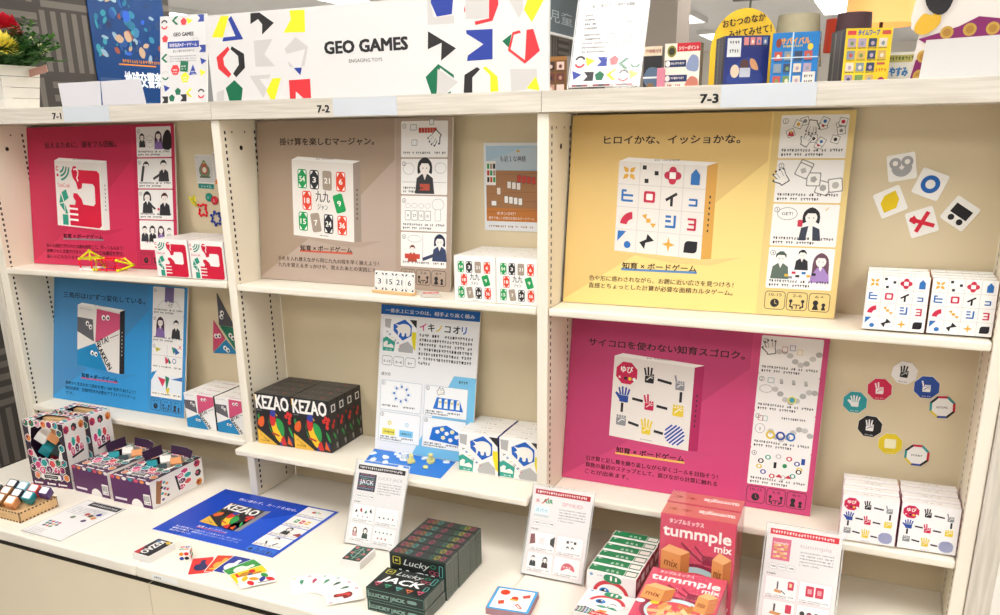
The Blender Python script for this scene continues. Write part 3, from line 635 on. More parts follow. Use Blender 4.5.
def poster(label, x, y, z, yaw, lean, base, dark, strip, headline, under, body, front, edge, panels, fx=1.0, ink_='#33201a', h=.42):
    o = board_root('game_poster', label, x, y, z, yaw, lean, .594, h, base=base)
    U, V = (1,0,0), (0,0,1); O = (0, 0, 0); H = h*1000
    A = Art(); A.poly([(0,6),(300,205),(432,320),(432,H),(0,H)], dark); A.rect(436,0,594,H,strip); scale_build(A, 'printed_ground', O, U, V, o, .0001)
    A = Art(); A.text(headline, 46 if len(headline) > 15 else 76, H-62, 20, ink_, w=(296 if len(headline) < 16 else 372)*fx, bold=.026); scale_build(A, 'headline_print', O, U, V, o)
    A = Art(); s = H/420
    A.poly([(116,122),(308,110),(330,112),(395,118),(330,98),(250,100)], strip if strip != base else dark)
    A.poly([(114,320),(308,310),(330,317),(134,328)], '#f4f1ec'); A.poly([(308,310),(330,317),(332,113),(310,111)], edge); A.poly([(114,320),(308,310),(310,111),(115,123)], '#e9e3dc')
    A.quad((115, 123), (310, 111), (308, 310), (114, 320))
    front(A); A.pop(); A.micro(190, 320, 60, 3.5, '#8a8580'); 
    for k in range(7): A.rect(318, 170+12*k, 321, 175+12*k, K if edge != '#2c2a2e' else '#d8d3cc')
    scale_build(A, 'product_picture', O, U, V, o)
    A = Art(); A.rect(134, 79, 304, 84, under); A.text('知育 × ボードゲーム', 136, 84, 16, ink_, w=166, bold=.022)
    for k, ln in enumerate(body): A.text(ln, 60, 54-17*k, 13, ink_, w=(324 if k < len(body)-1 or len(ln) > 18 else 14*len(ln)), bold=.02)
    scale_build(A, 'caption_print', O, U, V, o)
    for k, fn in enumerate(panels):
        A = panelart(fn, k+1 if fn is not heads else 0); scale_build(A, 'instruction_panel', (.451, 0, .326*s-.0895*k*s), U, V, o)
    for k, tx in enumerate(('10-15', '2-6', '6+')): scale_build(icon(k, tx, strip), 'player_icon', (.4515+.0445*k, 0, .012), U, V, o)
    return o
Z1, Z2 = .6235, .1685
poster('crimson game poster showing a white box with a red ear and hand', -.8920, .094, .6197, .03, .142, '#cc3559', '#be2f51', '#c22f52', '伝えるために、頭をフル回転。', '#8f7f86', ['色んな図形で作られたお題を説明して、作ってもらおう！', '説明された言葉だけをもとに、頭で立体構造を学び、', '脳トレにもなります。'], art_telecraft, '#e6dedb', [pt1, pt2, pt3, heads], ink_='#1d0a0e').rotation_euler[1] = -.009
poster('sky blue game poster showing a box of angular colour blocks', -.8970, .080, Z2, .005, .205, '#3a96d4', '#4588bd', '#3f90cb', '三角形は15°ずつ変化している。', '#c25a8a', ['角度から生まれた三角形を使い 360°を作りあげよう！', '図形的思考、空間的思考が必要なアブストラクトゲーム', 'です。'], art_pita, '#2c2a2e', [pp1, pp2, pp3, pp4], ink_='#16222e', h=.404).scale = (.968, 1, 1)
poster('taupe game poster showing a white box of number cards, upper shelf of the middle bay', .020, .099, Z1, -.005, .096, '#b7a496', '#a8937f', '#b09c8c', '掛け算を楽しむマージャン。', '#d0604c', ['手札を入れ替えながら同じ九九の段を早く揃えよう！', '九九を覚えるきっかけや、覚えたあとの実践にも。'], art_kuku, '#9d8d80', [pk1, pk2, pk3, pk4])
poster('yellow game poster showing a white box printed with a grid of coloured shapes', .921, .080, Z1, .04, .142, '#f2d588', '#e4c27c', '#e3c884', 'ヒロイかな、イッショかな。', '#5a8ac0', ['色や形に惑わされながら、お題に近い広さを見つけろ！', '直感とちょっとした計算が必要な面積カルタゲーム。'], art_hiroi, '#d8a24c', [ph1, ph2, ph3, ph4])
poster('magenta game poster showing a white box printed with coloured counting hands', .9150, .102, Z2, 0, .160, '#cc4a79', '#bd4270', '#c94a78', 'サイコロを使わない知育スゴロク。', '#e8b45c', ['引き算と足し算を繰り返しながら早くゴールを目指そう！', '算数の最初のステップとして、遊びながら計算に触れる', 'ことが出来ます。'], art_yubi, '#b02a5e', [py1, py2, py3, py4], h=.403)

# white A3 polar bear poster
o = board_root('game_poster', 'white upright poster with a blue banner and small polar bear panels, beside the parrot boxes', .366, .0905, Z2, .008, .195, .297, .40, base='#f1f1f2')
A = Art(); A.poly([(118,0),(232,226),(297,226),(297,0)], '#7cc4ea'); A.rect(0,374,297,400,'#1b62b0'); A.text('一番氷上に立つのは、相手より高く積み', 14, 381, 12, WH, w=268, bold=.02)
A.rect(10,272,112,367,'#fafafa'); A.quad((10,272),(112,272),(112,367),(10,367)); art_polar(A); A.pop()
for k, c in enumerate(('#d2397a', '#222', '#e0c43a', '#222', '#222', '#1f62c0')): A.text('イキノコオリ'[k], 122+25*k, 339, 24, c, bold=.03)
for k in range(7): A.micro(122, 322-12.5*k, 158 if k < 6 else 40, 8, '#2b2b2d', fill=.9)
for k in range(3): A.frame(10+36*k,236,42+36*k,262,6,1,'#444','#f1f1f2'); A.text(('5-15','2-6','6+')[k], 26+36*k, 244, 9, K, w=22 if k < 2 else 14, al='c')
A.text('遊び方', 10, 208, 10, K); A.micro(248, 208, 26, 7, '#444')
scale_build(A, 'printed_ground', (0,0,0), (1,0,0), (0,0,1), o, .0001)
def ice_panel(k):
    A = Art(); A.frame(0,0,129,82,4,1,'#9fb8c8','#f6f7f8'); num(A, k+1)
    if k == 0:
        for i in range(8): a = i*PI/4; A.at(66+22*math.cos(a),48+20*math.sin(a),1,1,a); A.poly([(-7,-6),(9,-4),(9,5),(-6,6)],'#e3ebf2'); A.rect(-3,-3,3,2,'#2864b8'); A.pop()
    if k == 1:
        A.poly([(28,20),(118,20),(106,50),(38,52)],'#1f72d0'); outline_hand(A,46,66,16,-1.2)
        for i in range(4): A.poly([(42+18*i,24),(54+18*i,24),(52+18*i,50),(44+18*i,48)],'#f2f4ee'); A.circ(48+18*i,40,3,'#d8c45a')
    if k == 2: A.circ(34,52,6,'#e8e04a'); A.circ(88,52,6,'#bfe0ee'); A.circ(34,52,3,WH); A.circ(88,52,3,WH); A.rect(12,18,52,36,'#efe45a'); A.rect(66,18,108,36,'#7cc8ee'); A.micro(16,24,32,5,'#555'); A.micro(70,24,32,5,'#555')
    if k == 3:
        A.poly([(22,22),(114,16),(124,44),(72,66),(30,56)],'#1f72d0')
        for i, (x, y) in enumerate(((46,46),(60,54),(74,44),(90,50),(104,38),(64,32),(86,28))): A.poly([(x-7,y-3),(x,y-6),(x+7,y-1),(x+3,y+6),(x-6,y+4)],('#f4f5ef','#efe9b8')[i % 2])
    A.micro(6,10,108,5,'#444'); A.micro(6,4,70,4.5,'#444') if k else None; return A
for k in range(4): scale_build(ice_panel(k), 'instruction_panel', (.0105+.137*(k % 2), 0, (.113 if k < 2 else .026)), (1,0,0), (0,0,1), o, .0012)

# ------------------------------------------------------------------ game boxes
def carton(name, label, cat, w, d, h, fcol, tcol, scol, group=None, front=None, top=None, side=None, left=None, bev=.0006):
    """an upright box: base centre of its front edge at the origin, front face towards -y"""
    o = thing(name, label, cat, group=group)
    m = MB(); m.box(-w/2, w/2, 0, d, 0, h, ink(tcol, .38), side={'f': ink(fcol, .35), 'r': ink(scol, .4), 'l': ink(scol, .4), 'k': ink(fcol, .4)})
    m.build('carton', o, bevel=bev, seg=1)
    def face(fn, nm, O, U, V, su, sv):
        A = Art(); A.push(lambda u, v: (u*su, v*sv)); fn(A); A.pop(); A.build(nm, O, U, V, o)
    if front: face(front, 'front_artwork', (-w/2, 0, 0), (1,0,0), (0,0,1), w, h)
    if top: face(top, 'top_artwork', (-w/2, 0, h), (1,0,0), (0,1,0), w, d)
    if side: face(side, 'side_artwork', (w/2, 0, 0), (0,1,0), (0,0,1), d, h)
    return o
ORD4 = ['front', 'second from the front', 'third from the front', 'rearmost']
def rows(proto, xs, y0, z, d, n, yaw, what, cols, lean=0, names=None):
    """copies of a box one behind another in every column"""
    first = True; c, s = math.cos(yaw), math.sin(yaw); st = d/math.cos(lean)+.0013
    for i, x in enumerate(xs):
        for k in range(n):
            nm = ('front','second','third','fourth','fifth','rearmost')[k] if k < n-1 else 'rearmost'
            lab = what+', '+nm+' in '+cols[i] if n > 1 else what+' '+cols[i]
            lc = (x-s*st*k+rnd.uniform(-.0012, .0012)*(k > 0), y0[i]+c*st*k, z+.0005+d*math.sin(lean)); rt = (-lean, 0, yaw)
            if first: proto.location = lc; proto.rotation_euler = rt; proto['label'] = lab; first = False
            else: dup(proto, lc, rt, lab)
def top_lines(seed):
    def f(A): A.micro(.34, .42, .32, .12, '#a9a39c', seed); A.rect(0, .93, 1, 1, '#d5cfc8')
    return f
b_ = carton('game_box', '', 'game box', .120, .038, .105, '#f5f2ee', '#eeeae4', '#e2dad6', 'red ear and hand game boxes', art_telecraft, lambda A: (A.micro(.5, .35, .2, .14, '#b5aeb0', 1), A.rect(0,.93,1,1,'#e3b9c2')))
rows(b_, (-.2135, -.0875), (.010, .012), .6276, .038, 4, .02, 'white box with red ear and hand', ('column beside the poster', 'column against the upright'))
b_ = carton('game_box', '', 'game box', .111, .0345, .108, '#f4f2ef', '#ece8e3', '#d8d3ce', 'angular colour block game boxes', art_pita, lambda A: (A.micro(.1, .5, .5, .12, '#b3adb0', 1), A.rect(.45,.2,.9,.3,'#c996a8')), lambda A: A.rect(0,0,1,1,'#2a282c'))
rows(b_, (-.2025, -.0855), (.032, .034), Z2, .0345, 4, .02, 'white box with pink, grey and blue facets', ('column beside the blue poster', 'column against the upright'))
b_ = carton('game_box', '', 'game box', .107, .040, .108, '#f6f4f0', '#efebe4', '#e4ded5', 'number card game boxes', art_kuku, top_lines(1))
rows(b_, (.7275, .8385-.0035), (.006, .010), Z1, .040, 4, .015, 'white box with coloured number cards', ('column beside the poster', 'column against the upright'))
b_ = carton('game_box', '', 'game box', .121, .0402, .150, '#262427', '#3a3734', '#2f2c2a', 'black parrot game boxes', art_kezao, lambda A: (A.circ(.72,.55,.03,'#b5432e',ry=.1), A.line([(.02,.06),(.98,.06)],.03,'#6d6a66'), A.micro(.2,.45,.3,.12,'#77736c')), lambda A: (A.rect(.25,.76,.75,.90,'#e8e4dd'), A.rect(.35,.78,.65,.88,'#3a3734'), A.circ(.35,.5,.16,'#c9352f',ry=.05), A.circ(.5,.58,.12,'#c9352f',ry=.04), A.poly([(.3,.34),(.62,.2),(.66,.28),(.4,.38)],'#2f8f46'), A.micro(.6,.04,.2,.12,'#b5b0a8'), A.micro(.75,.3,.15,.1,'#8f8a82')))
rows(b_, (.0935, .2165), (.007, .012), Z2, .0402, 4, .035, 'black box with a parrot', ('column against the upright', 'column nearer the white poster'))
b_ = carton('game_box', '', 'game box', .110, .0330, .108, '#f5f4f2', '#edeae6', '#243f8c', 'polar bear game boxes', art_polar, top_lines(2))
rows(b_, (.7105, .8245), (.040, .042), Z2, .0330, 4, .012, 'white box with polar bear in a blue hexagon', ('column beside the poster', 'column against the upright'))
b_ = carton('game_box', '', 'game box', .1105, .0325, .105, '#f5f2ee', '#f0ece5', '#c98a5a', 'coloured shape grid game boxes', art_hiroi, lambda A: A.rect(0,.92,1,1,'#cfc8bd'))
rows(b_, (1.6265, 1.7405), (.020, .024), Z1, .0325, 4, .02, 'white box with a grid of coloured shapes', ('column nearer the yellow poster', 'column against the end upright'), .10)
b_ = carton('game_box', '', 'game box', .109, .0318, .099, '#f3efee', '#f2efec', '#b52a54', 'counting hand game boxes', art_yubi, lambda A: (A.micro(.35,.45,.3,.12,'#a59fa0',3), A.rect(0,.92,1,1,'#d8c3c8')))
rows(b_, (1.6285, 1.7415), (.010, .016), Z2, .0318, 4, .035, 'white box with coloured counting hands', ('column nearer the magenta poster', 'column against the end upright'), .105)
# ------------------------------------------------------------------ pieces fixed to the back panels
M_CARD = mat('white_card', '#f4f1ec', .45)
def rpoly(w, h, r, n=4):
    pts = []
    for cx, cy, a0 in ((w/2-r, -h/2+r, -90), (w/2-r, h/2-r, 0), (-w/2+r, h/2-r, 90), (-w/2+r, -h/2+r, 180)):
        for k in range(n+1): a = math.radians(a0+90*k/n); pts.append((cx+r*math.cos(a), cy+r*math.sin(a)))
    return pts
M_UP = Matrix(((1,0,0,0),(0,0,-1,0),(0,1,0,0),(0,0,0,1)))      # card plane -> upright, face towards -y
def wallcard(name, label, cat, poly, x, z, rot, fn, group, t=.002, m=None, y=.1797):
    o = thing(name, label, cat, (x, y, z), group=group); o.rotation_euler = (0, -rot, 0)
    b = MB(); b.prism(poly, 0, t, m or M_CARD, M_UP); b.build('card_blank', o)
    A = Art(); fn(A); A.build('card_print', (0, -t, 0), (1,0,0), (0,0,1), o); return o
S5 = rpoly(.0525, .0525, .004)
def c_gray(A):
    A.ring(-.011,.009,.011,.006,'#a5a5a8'); A.ring(.011,.009,.011,.006,'#a5a5a8'); A.poly(arc(0,0,.019,180,360,10)+[(.006,.0),(0,-.006),(-.006,0)],'#a5a5a8')
def c_yel(A): A.poly([(-.018,-.016),(-.018,.004),(-.006,.016),(.016,.018),(.017,-.001),(.006,-.016)],'#e9c81f')
def c_red(A): A.line([(-.018,.012),(.018,-.013)],.008,'#d0243a'); A.line([(-.014,-.014),(.015,.015)],.008,'#d0243a'); A.poly([(-.022,.010),(-.010,.018),(-.006,.006),(-.014,.0)],'#d0243a')
def c_black(A): A.rect(-.018,-.006,.018,.014,'#1f1d20'); A.circ(-.009,-.014,.006,'#1f1d20'); A.circ(.010,-.014,.006,'#1f1d20')
for nm, x, z, r, fn in (('a grey ringed face', 1.607,.929,.19,c_gray), ('a thick blue ring', 1.663,.896,-.35,lambda A: A.ring(0,0,.0175,.0085,'#2464b4',n=28)), ('a yellow leaf shape', 1.594,.860,.45,c_yel), ('a red cross of bars', 1.657,.821,.36,c_red), ('a black two-wheeled cart', 1.723,.840,-.58,c_black)):
    wallcard('shape_card', 'square white card with %s, on the right back panel' % nm, 'card', S5, x, z, r, fn, 'shape cards on the back panel')
O5 = [(.0265*math.cos(PI/8+k*PI/4), .0265*math.sin(PI/8+k*PI/4)) for k in range(8)]
def ocard(bg, fg, up):
    def f(A):
        A.circ(0,0,.0258,bg,n=8,a0=PI/8)
        if up: hand(A, 0, -.001, .0185, fg, up, bg)
        else: A.rrect(-.0115,-.010,.0115,.0115,.003,fg)
        A.micro(-.008,-.021,.016,.0022,fg)
    return f
def rimcard(txt):
    def f(A):
        A.circ(0,0,.0262,'#3a9a98',n=8,a0=PI/8)
        for k, c in enumerate(('#3a9a98','#d0243a','#222024','#3a9a98','#e8cc3f','#2b4a9b','#222024','#d0243a')):
            a, bb = PI/8+k*PI/4, PI/8+(k+1)*PI/4; A.poly([(0,0),(.0262*math.cos(a),.0262*math.sin(a)),(.0262*math.cos(bb),.0262*math.sin(bb))], c)
        A.circ(0,0,.0212,'#f3f0ec',n=8,a0=PI/8); A.text(txt,0,-.0025,.0062,K,w=.0225,al='c',bold=.02)
    return f
for nm, x, z, fn in (('white octagon tile with a black raised-fingers hand',1.663,.503,ocard('#efecea','#222024','01110')),('blue octagon tile with a white pointing hand',1.709,.476,ocard('#2b4fa3','#f4f1ee','01000')),('crimson octagon tile with a two-finger hand',1.619,.461,ocard('#d0254f','#f7e9ea','01100')),
    ('teal octagon tile with an open hand',1.573,.426,ocard('#2f9aa0','#f4f1ee','11111')),('striped-rim octagon tile reading GOAL',1.744,.436,rimcard('GOAL')),('black octagon tile with a white hand',1.609,.374,ocard('#1f1d20','#f4f1ee','01110')),('yellow octagon tile with a pale fist',1.654,.339,ocard('#e3c826','#f6efc8','')),('striped-rim octagon tile reading START',1.709,.321,rimcard('START'))):
    wallcard('octagon_tile', nm+' on the back panel', 'tile', O5, x, z, rnd.uniform(-.1, .1), fn, 'octagon tiles on the back panel')
def photo(A):
    A.rect(-.074,-.105,.074,.105,'#e8eaec'); A.rect(-.068,.035,.068,.098,'#a9c4d6'); A.poly([(-.068,.035),(.068,.045),(.068,.098),(.02,.09),(-.068,.06)],'#bccbd4'); A.rect(-.068,-.082,.068,.04,'#a8784e'); A.rect(-.068,-.082,.068,-.05,'#c77b34')
    for k in range(5): A.line([(-.068,.028-.022*k),(.068,.034-.022*k)],.0012,'#8f6440')
    A.text('も近１な神経', -.03,.062,.015,'#4d3f56',w=.068,bold=.02); A.poly([(.012,.083),(.018,.09),(.024,.083)],'#d8a83a')
    A.rect(-.068,.005,-.042,.062,'#f1ede8')
    for j in range(3):
        for i in range(3): A.rect(-.065+.008*i,.012+.016*j,-.059+.008*i,.024+.016*j,('#222','#c9402f','#1f9d55','#a79787')[(i+j) % 4])
    for x, y, n, c in ((.015,.012,4,'#c9402f'),(-.04,-.018,1,'#f1e3d2'),(-.012,-.003,3,'#eee6de'),(-.02,-.038,4,'#f3f0ea')):
        for k in range(n): A.frame(x+.0125*k,y-.0015*k,x+.0115+.0125*k,y+.018-.0015*k,.002,.001,'#555',c if n != 4 or c[1] != 'c' else '#c9402f')
    A.frame(-.055,-.045,-.04,-.032,.002,.001,'#555','#eee'); A.text('ボタンひけ！', -.04,-.066,.009,WH,w=.05); A.text('親子で楽しく計算力を高めるボードゲーム', -.062,-.077,.0075,WH,w=.122,bold=.0); A.micro(-.062,-.097,.12,.005,'#a8683a')
o = wallcard('photo_print', 'colour photo print of cards on a wooden table, fixed above the number card boxes', 'picture', [(-.074,-.105),(.074,-.105),(.074,.105),(-.074,.105)], .749, .8765, 0, photo, None, .001)
b = MB(); b.box(-.077, .077, -.0024, -.0018, -.109, .109, clear('clear_film', .06)); b.build('clear_sleeve', o)
def cr(seed, col, txt):
    def f(A):
        A.rect(-.031,-.037,.031,.039,'#d8d5d2'); A.poly(cls([(-.014,-.02),(-.02,.0),(-.01,.014),(0,.026),(.01,.014),(.02,0),(.014,-.02)]),'#7a8a6a'); A.circ(0,-.002,.012,'#c4574a'); A.circ(0,-.002,.008,'#e3dccb'); A.line([(-.01,.012),(.01,.012)],.004,'#c4574a'); A.line([(-.018,-.022),(.018,-.022)],.005,'#5f6f5a'); A.circ(0,.018,.003,'#d8c04a')
        A.micro(-.028,.03,.006,.005,'#666')
    return f
wallcard('picture_card', 'grey card picturing a red and green robot toy on the pale back panel', 'card', rpoly(.064,.08,.003), -.216, .914, -.02, cr(1,'',''), 'picture cards on the left back panel', .001)
wallcard('picture_card', 'grey picture card partly hidden behind the bookcase upright', 'card', rpoly(.064,.08,.003), -.150, .920, -.03, cr(2,'',''), 'picture cards on the left back panel', .001)
wallcard('name_tag', 'teal strip tag below the grey robot picture card', 'tag', rpoly(.056,.013,.002), -.217, .866, -.03, lambda A: A.text('ジャイロ',0,-.0035,.009,'#e8f2ee',w=.038,al='c'), 'strip tags under the picture cards', .0015, ink('#2a8f86'))
wallcard('name_tag', 'orange strip tag against the upright under the half-hidden card', 'tag', rpoly(.056,.013,.002), -.152, .878, -.05, lambda A: A.text('カエル',0,-.0035,.009,'#fff2e4',w=.034,al='c'), 'strip tags under the picture cards', .0015, ink('#dd7a33'))
def coin(label, x, z, col, g):
    o = thing('round_token', label, 'token', (x, .1795, z), group='round tokens on the left back panel'); b = MB(); b.lathe([(.0001,.006),(.010,.006),(.0122,.004),(.0122,0)], mat('token_'+g, col, .35), 20, M_UP); b.build('token_disc', o)
    A = Art(); A.text('1' if g == 'teal' else '2', 0, -.004, .011, WH, al='c', bold=.02); A.build('token_print', (0,-.0061,0), (1,0,0), (0,0,1), o)
coin('round teal token beside a red one on the back panel', -.2095, .835, '#1f8f7a', 'teal'); coin('round red token beside a teal one on the back panel', -.1895, .8265, '#cc2b3a', 'red')
def loop(name, label, pts, x, y, z, r, col, rot=(0, 0, 0), group=None):
    o = thing(name, label, 'toy piece', (x, y, z), group=group); o.rotation_euler = rot
    b = MB(); b.tube(pts, r, mat('plastic_'+col, {'red':'#f0122f','yellow':'#e9e11c','blue':'#1f3f9e','green':'#2f9a3a'}[col], .3), 8, True); b.build('plastic_loop', o)
    b = MB()
    for p in pts[::max(1, len(pts)//6)]: b.ball(p, r*1.45, mat('plastic_'+col, '#fff'), 8)
    b.build('joint_ball', o); return o
def star(n, r0, r1, ph=0): return [((r0 if k % 2 else r1)*math.cos(ph+PI*k/n), 0, (r0 if k % 2 else r1)*math.sin(ph+PI*k/n)) for k in range(2*n)]
GP = 'plastic frame pieces'
loop('triangle_toy', 'yellow plastic triangle frame on the back panel', [(-.012,0,.010),(-.004,0,.006),(.006,0,.014),(.007,0,.002),(.008,0,-.011),(-.002,0,-.005)], -.270, .176, .822, .0026, 'yellow', group=GP)
loop('square_toy', 'red plastic square frame with bumps on the back panel', [(-.014,0,.015),(-.005,0,.012),(.004,0,.016),(.014,0,.014),(.012,0,.003),(.015,0,-.008),(.012,0,-.016),(.002,0,-.013),(-.008,0,-.017),(-.014,0,-.011),(-.011,0,.0)], -.238, .176, .798, .0026, 'red', group=GP)
loop('star_toy', 'blue plastic wavy frame half behind the upright', star(7, .013, .0195), -.190, .176, .775, .0028, 'blue', group=GP)
def triangle(label, pts, col, eye):
    cx = sum(p[0] for p in pts)/3; cz = sum(p[1] for p in pts)/3
    o = thing('triangle_tile', label, 'tile', (cx, .1797, cz), group='triangle tiles on the left back panel')
    b = MB(); b.prism([(p[0]-cx, p[1]-cz) for p in pts], 0, .003, ink(col), M_UP); b.build('tile_blank', o)
    A = Art(); eyes(A, eye[0]-cx, eye[1]-cz, .0075, eye[2], eye[3]); A.build('eyes_print', (0,-.003,0), (1,0,0), (0,0,1), o)
triangle('tall dark grey triangle tile with eyes, topmost on the back panel', [(-.222,.552),(-.226,.4535),(-.168,.452)], '#565459', (-.213,.480,.004,.013))
triangle('pink triangle tile with eyes, left of the green one', [(-.247,.466),(-.262,.366),(-.210,.4115)], '#cf4f6e', (-.243,.418,.013,.002))
triangle('green triangle tile between pink and blue ones', [(-.224,.452),(-.168,.450),(-.166,.371)], '#2d7a5c', (-.186,.425,.009,-.008))
triangle('blue triangle tile with eyes, lowest on the back panel', [(-.262,.3625),(-.207,.4085),(-.168,.3685)], '#2b85b8', (-.212,.383,.010,-.006))

# ------------------------------------------------------------------ plastic frame models on the crimson shelf
def frame_poly(pts, r, col):
    b = MB(); b.tube(pts, r, mat('plastic_'+col, {'orange':'#ef8a1e'}.get(col, '#fff')), 7, True); 
    for p in pts: b.ball(p, r*1.5, mat('plastic_'+col, '#fff'), 8)
    return b
t = thing('rod_house', 'little house of red, green and yellow plastic rods in front of the crimson poster', 'toy', (-.585, .052, .624), .1); e = .021; hh = .032
frame_poly([(-e,-e,.003),(e,-e,.003),(e,e,.003),(-e,e,.003)], .003, 'green').build('floor_frame', t)
for sx, sy in ((-1,-1),(1,-1),(1,1),(-1,1)):
    b = MB(); b.tube([(sx*e,sy*e,.006),(sx*e*1.05,sy*e*1.05,.02),(sx*e,sy*e,hh)], .0026, mat('plastic_red','#fff'), 7); b.build('wall_rod', t)
for k in range(4):
    q = [(-e,-e,hh+.002),(e,-e,hh+.002),(e,e,hh+.002),(-e,e,hh+.002)]; frame_poly([q[k], q[(k+1) % 4], (0,0,hh+.024)], .0032, 'yellow').build('roof_frame', t)
t = thing('rod_rocket', 'lying rocket of red and yellow plastic rods beside the little rod house', 'toy', (-.505, .052, .624), .12)
for k, dx in enumerate((-.035, 0, .04)): frame_poly([(dx,-.018,.004),(dx,.018,.004),(dx,.018,.034),(dx,-.018,.034)], .0026, 'yellow' if k == 0 else 'red').build('square_frame', t)
for yy, zz in ((-.018,.004),(.018,.004),(.018,.034),(-.018,.034)):
    b = MB(); b.tube([(-.035,yy,zz),(0,yy,zz+.002),(.04,yy,zz)], .0025, mat('plastic_red','#fff'), 7); b.build('long_rod', t)
for q in ([(.04,-.018,.034),(.04,.018,.034),(.085,0,.02)], [(.04,-.018,.004),(.04,.018,.004),(.085,0,.02)]): frame_poly(q, .003, 'yellow').build('nose_frame', t)
b = MB(); b.tube([(-.035,0,.004),(.01,0,.0035)], .003, mat('plastic_blue','#fff'), 7); b.build('base_rod', t); frame_poly([(-.05,-.015,.004),(-.035,.015,.004),(-.040,0,.036)], .003, 'yellow').build('tail_frame', t)

# ------------------------------------------------------------------ number cards in a wooden rack, deck beside
M_WOOD = mat('pale_birch', '#dfb987', .5, .3, .08, 30)
t = thing('card_rack', 'slim birch rack holding four number cards on the middle shelf', 'rack', (.491, .030, .624), -.05)
b = MB(); b.box(-.06, .06, -.010, .004, 0, .006, M_WOOD); b.box(-.06, .06, .0075, .0105, 0, .010, M_WOOD); b.box(-.06, .06, .004, .0075, 0, .0025, M_WOOD); b.build('rack_body', t)
CPOLY = rpoly(.0295, .052, .003)
for k, n in enumerate(('3', '15', '21', '6')):
    o = thing('number_card', 'white number card reading %s in the birch rack' % n, 'card', (.491-.0445+.0297*k, .0335-.0014*k, .6275), group='number cards in the rack'); o.rotation_euler = (-.12, 0, -.05)
    b = MB(); b.prism([(p[0], p[1]+.025) for p in CPOLY], 0, .0008, M_CARD, M_UP); b.build('card_blank', o)
    A = Art()
    for sx in (-1, 1):
        for sy in (-1, 1): A.poly([(sx*.012,.025+sy*.014),(sx*.012,.025+sy*.021),(sx*.005,.025+sy*.021)], '#2d3a4a')
    A.ring(0,.025,.0115,.0006,'#9aa0a6',ry=.018); A.text(n, 0, .0185, .019, '#1a222b', w=.0075*len(n)+.002, al='c', bold=.02); A.build('card_print', (0,-.0008,0), (1,0,0), (0,0,1), o)
t = thing('card_deck', 'small deck of red-printed cards lying right of the birch rack', 'card deck', (.594, .032, .6238), .5)
b = MB(); b.prism(rpoly(.05,.032,.003), 0, .008, mat('card_edges','#cfc8bf',.6), None, M_CARD); b.build('cards', t)
A = Art(); A.rrect(-.023,-.014,.023,.014,.002,'#d9cfca'); A.rrect(-.019,-.010,.019,.010,.002,'#d8503f'); A.text('九九', 0,-.007,.017,'#efe4df',w=.030,al='c',bold=.02); A.build('top_print', (0,0,.008), (1,0,0), (0,1,0), t)

# ------------------------------------------------------------------ blue mat and ice pieces
t = thing('play_mat', 'bright blue sheet with white ice pieces on it, below the white poster', 'mat', (.5, .028, Z2))
MATP = [(-.1,-.057),(.134,-.053),(.120,.060),(-.133,.060)]
b = MB(); b.prism(MATP, 0, .0012, mat('blue_mat_card','#1c78d6',.4)); b.build('mat_sheet', t)
A = Art(); A.line([(-.09,-.04),(-.11,.04)],.004,'#2f8fe6'); A.line([(0,-.05),(.01,.055)],.0015,'#2f8fe6'); A.build('mat_print', (0,0,.0012), (1,0,0), (0,1,0), t)
M_ICE = mat('ice_white_plastic', '#eef3f4', .25, .5); M_ICEY = mat('ice_yellow_plastic', '#e9df8e', .25, .5)
for k, (x, y, s, yel) in enumerate(((.410,.012,.9,0),(.385,.052,.9,0),(.432,.040,.95,0),(.466,.060,1,0),(.447,.074,.7,0),(.452,.008,.8,0),(.487,.046,1.1,0),(.513,.038,1.25,1),(.560,.060,1.25,1),(.600,.072,.8,0),(.566,.020,.75,1),(.535,.072,.8,0),(.505,-.004,.7,0))):
    w = 'pale yellow' if yel else 'white'
    o = thing('ice_piece', ('tall pale yellow ice piece standing on the blue mat, '+('nearer the poster corner' if x > .54 else 'in the middle') if yel and s > 1 else 'flat pale yellow ice chip on the front of the blue mat' if yel else 'white ice floe piece '+{0:'at the front left corner of the blue mat',1:'at the far left edge of the blue mat',2:'in the left half of the blue mat',3:'left of the middle yellow piece, far row',4:'farthest back on the left half of the blue mat',5:'at the front edge, second from the left of the mat',6:'beside the middle yellow ice piece',9:'at the far right corner of the blue mat',11:'between the two tall yellow pieces, far row',12:'nearest the front edge in the middle of the mat'}.get(k, '')), 'game piece', (x, y, Z2+.0016), rnd.uniform(0, 3), 'ice pieces on the blue mat')
    r = random.Random(k); n = 6; pl = [(.0145*s*r.uniform(.75,1.1)*math.cos(2*PI*i/n), .011*s*r.uniform(.75,1.1)*math.sin(2*PI*i/n)) for i in range(n)]
    b = MB(); b.prism(pl, 0, .004 if s < 1.2 else .007, M_ICEY if yel else M_ICE)
    if s > 1: b.prism([(p[0]*.6, p[1]*.6) for p in pl], .007 if s > 1.2 else .004, .018*s, M_ICEY if yel else M_ICE)
    b.build('ice_block', o, bevel=.001, seg=1)
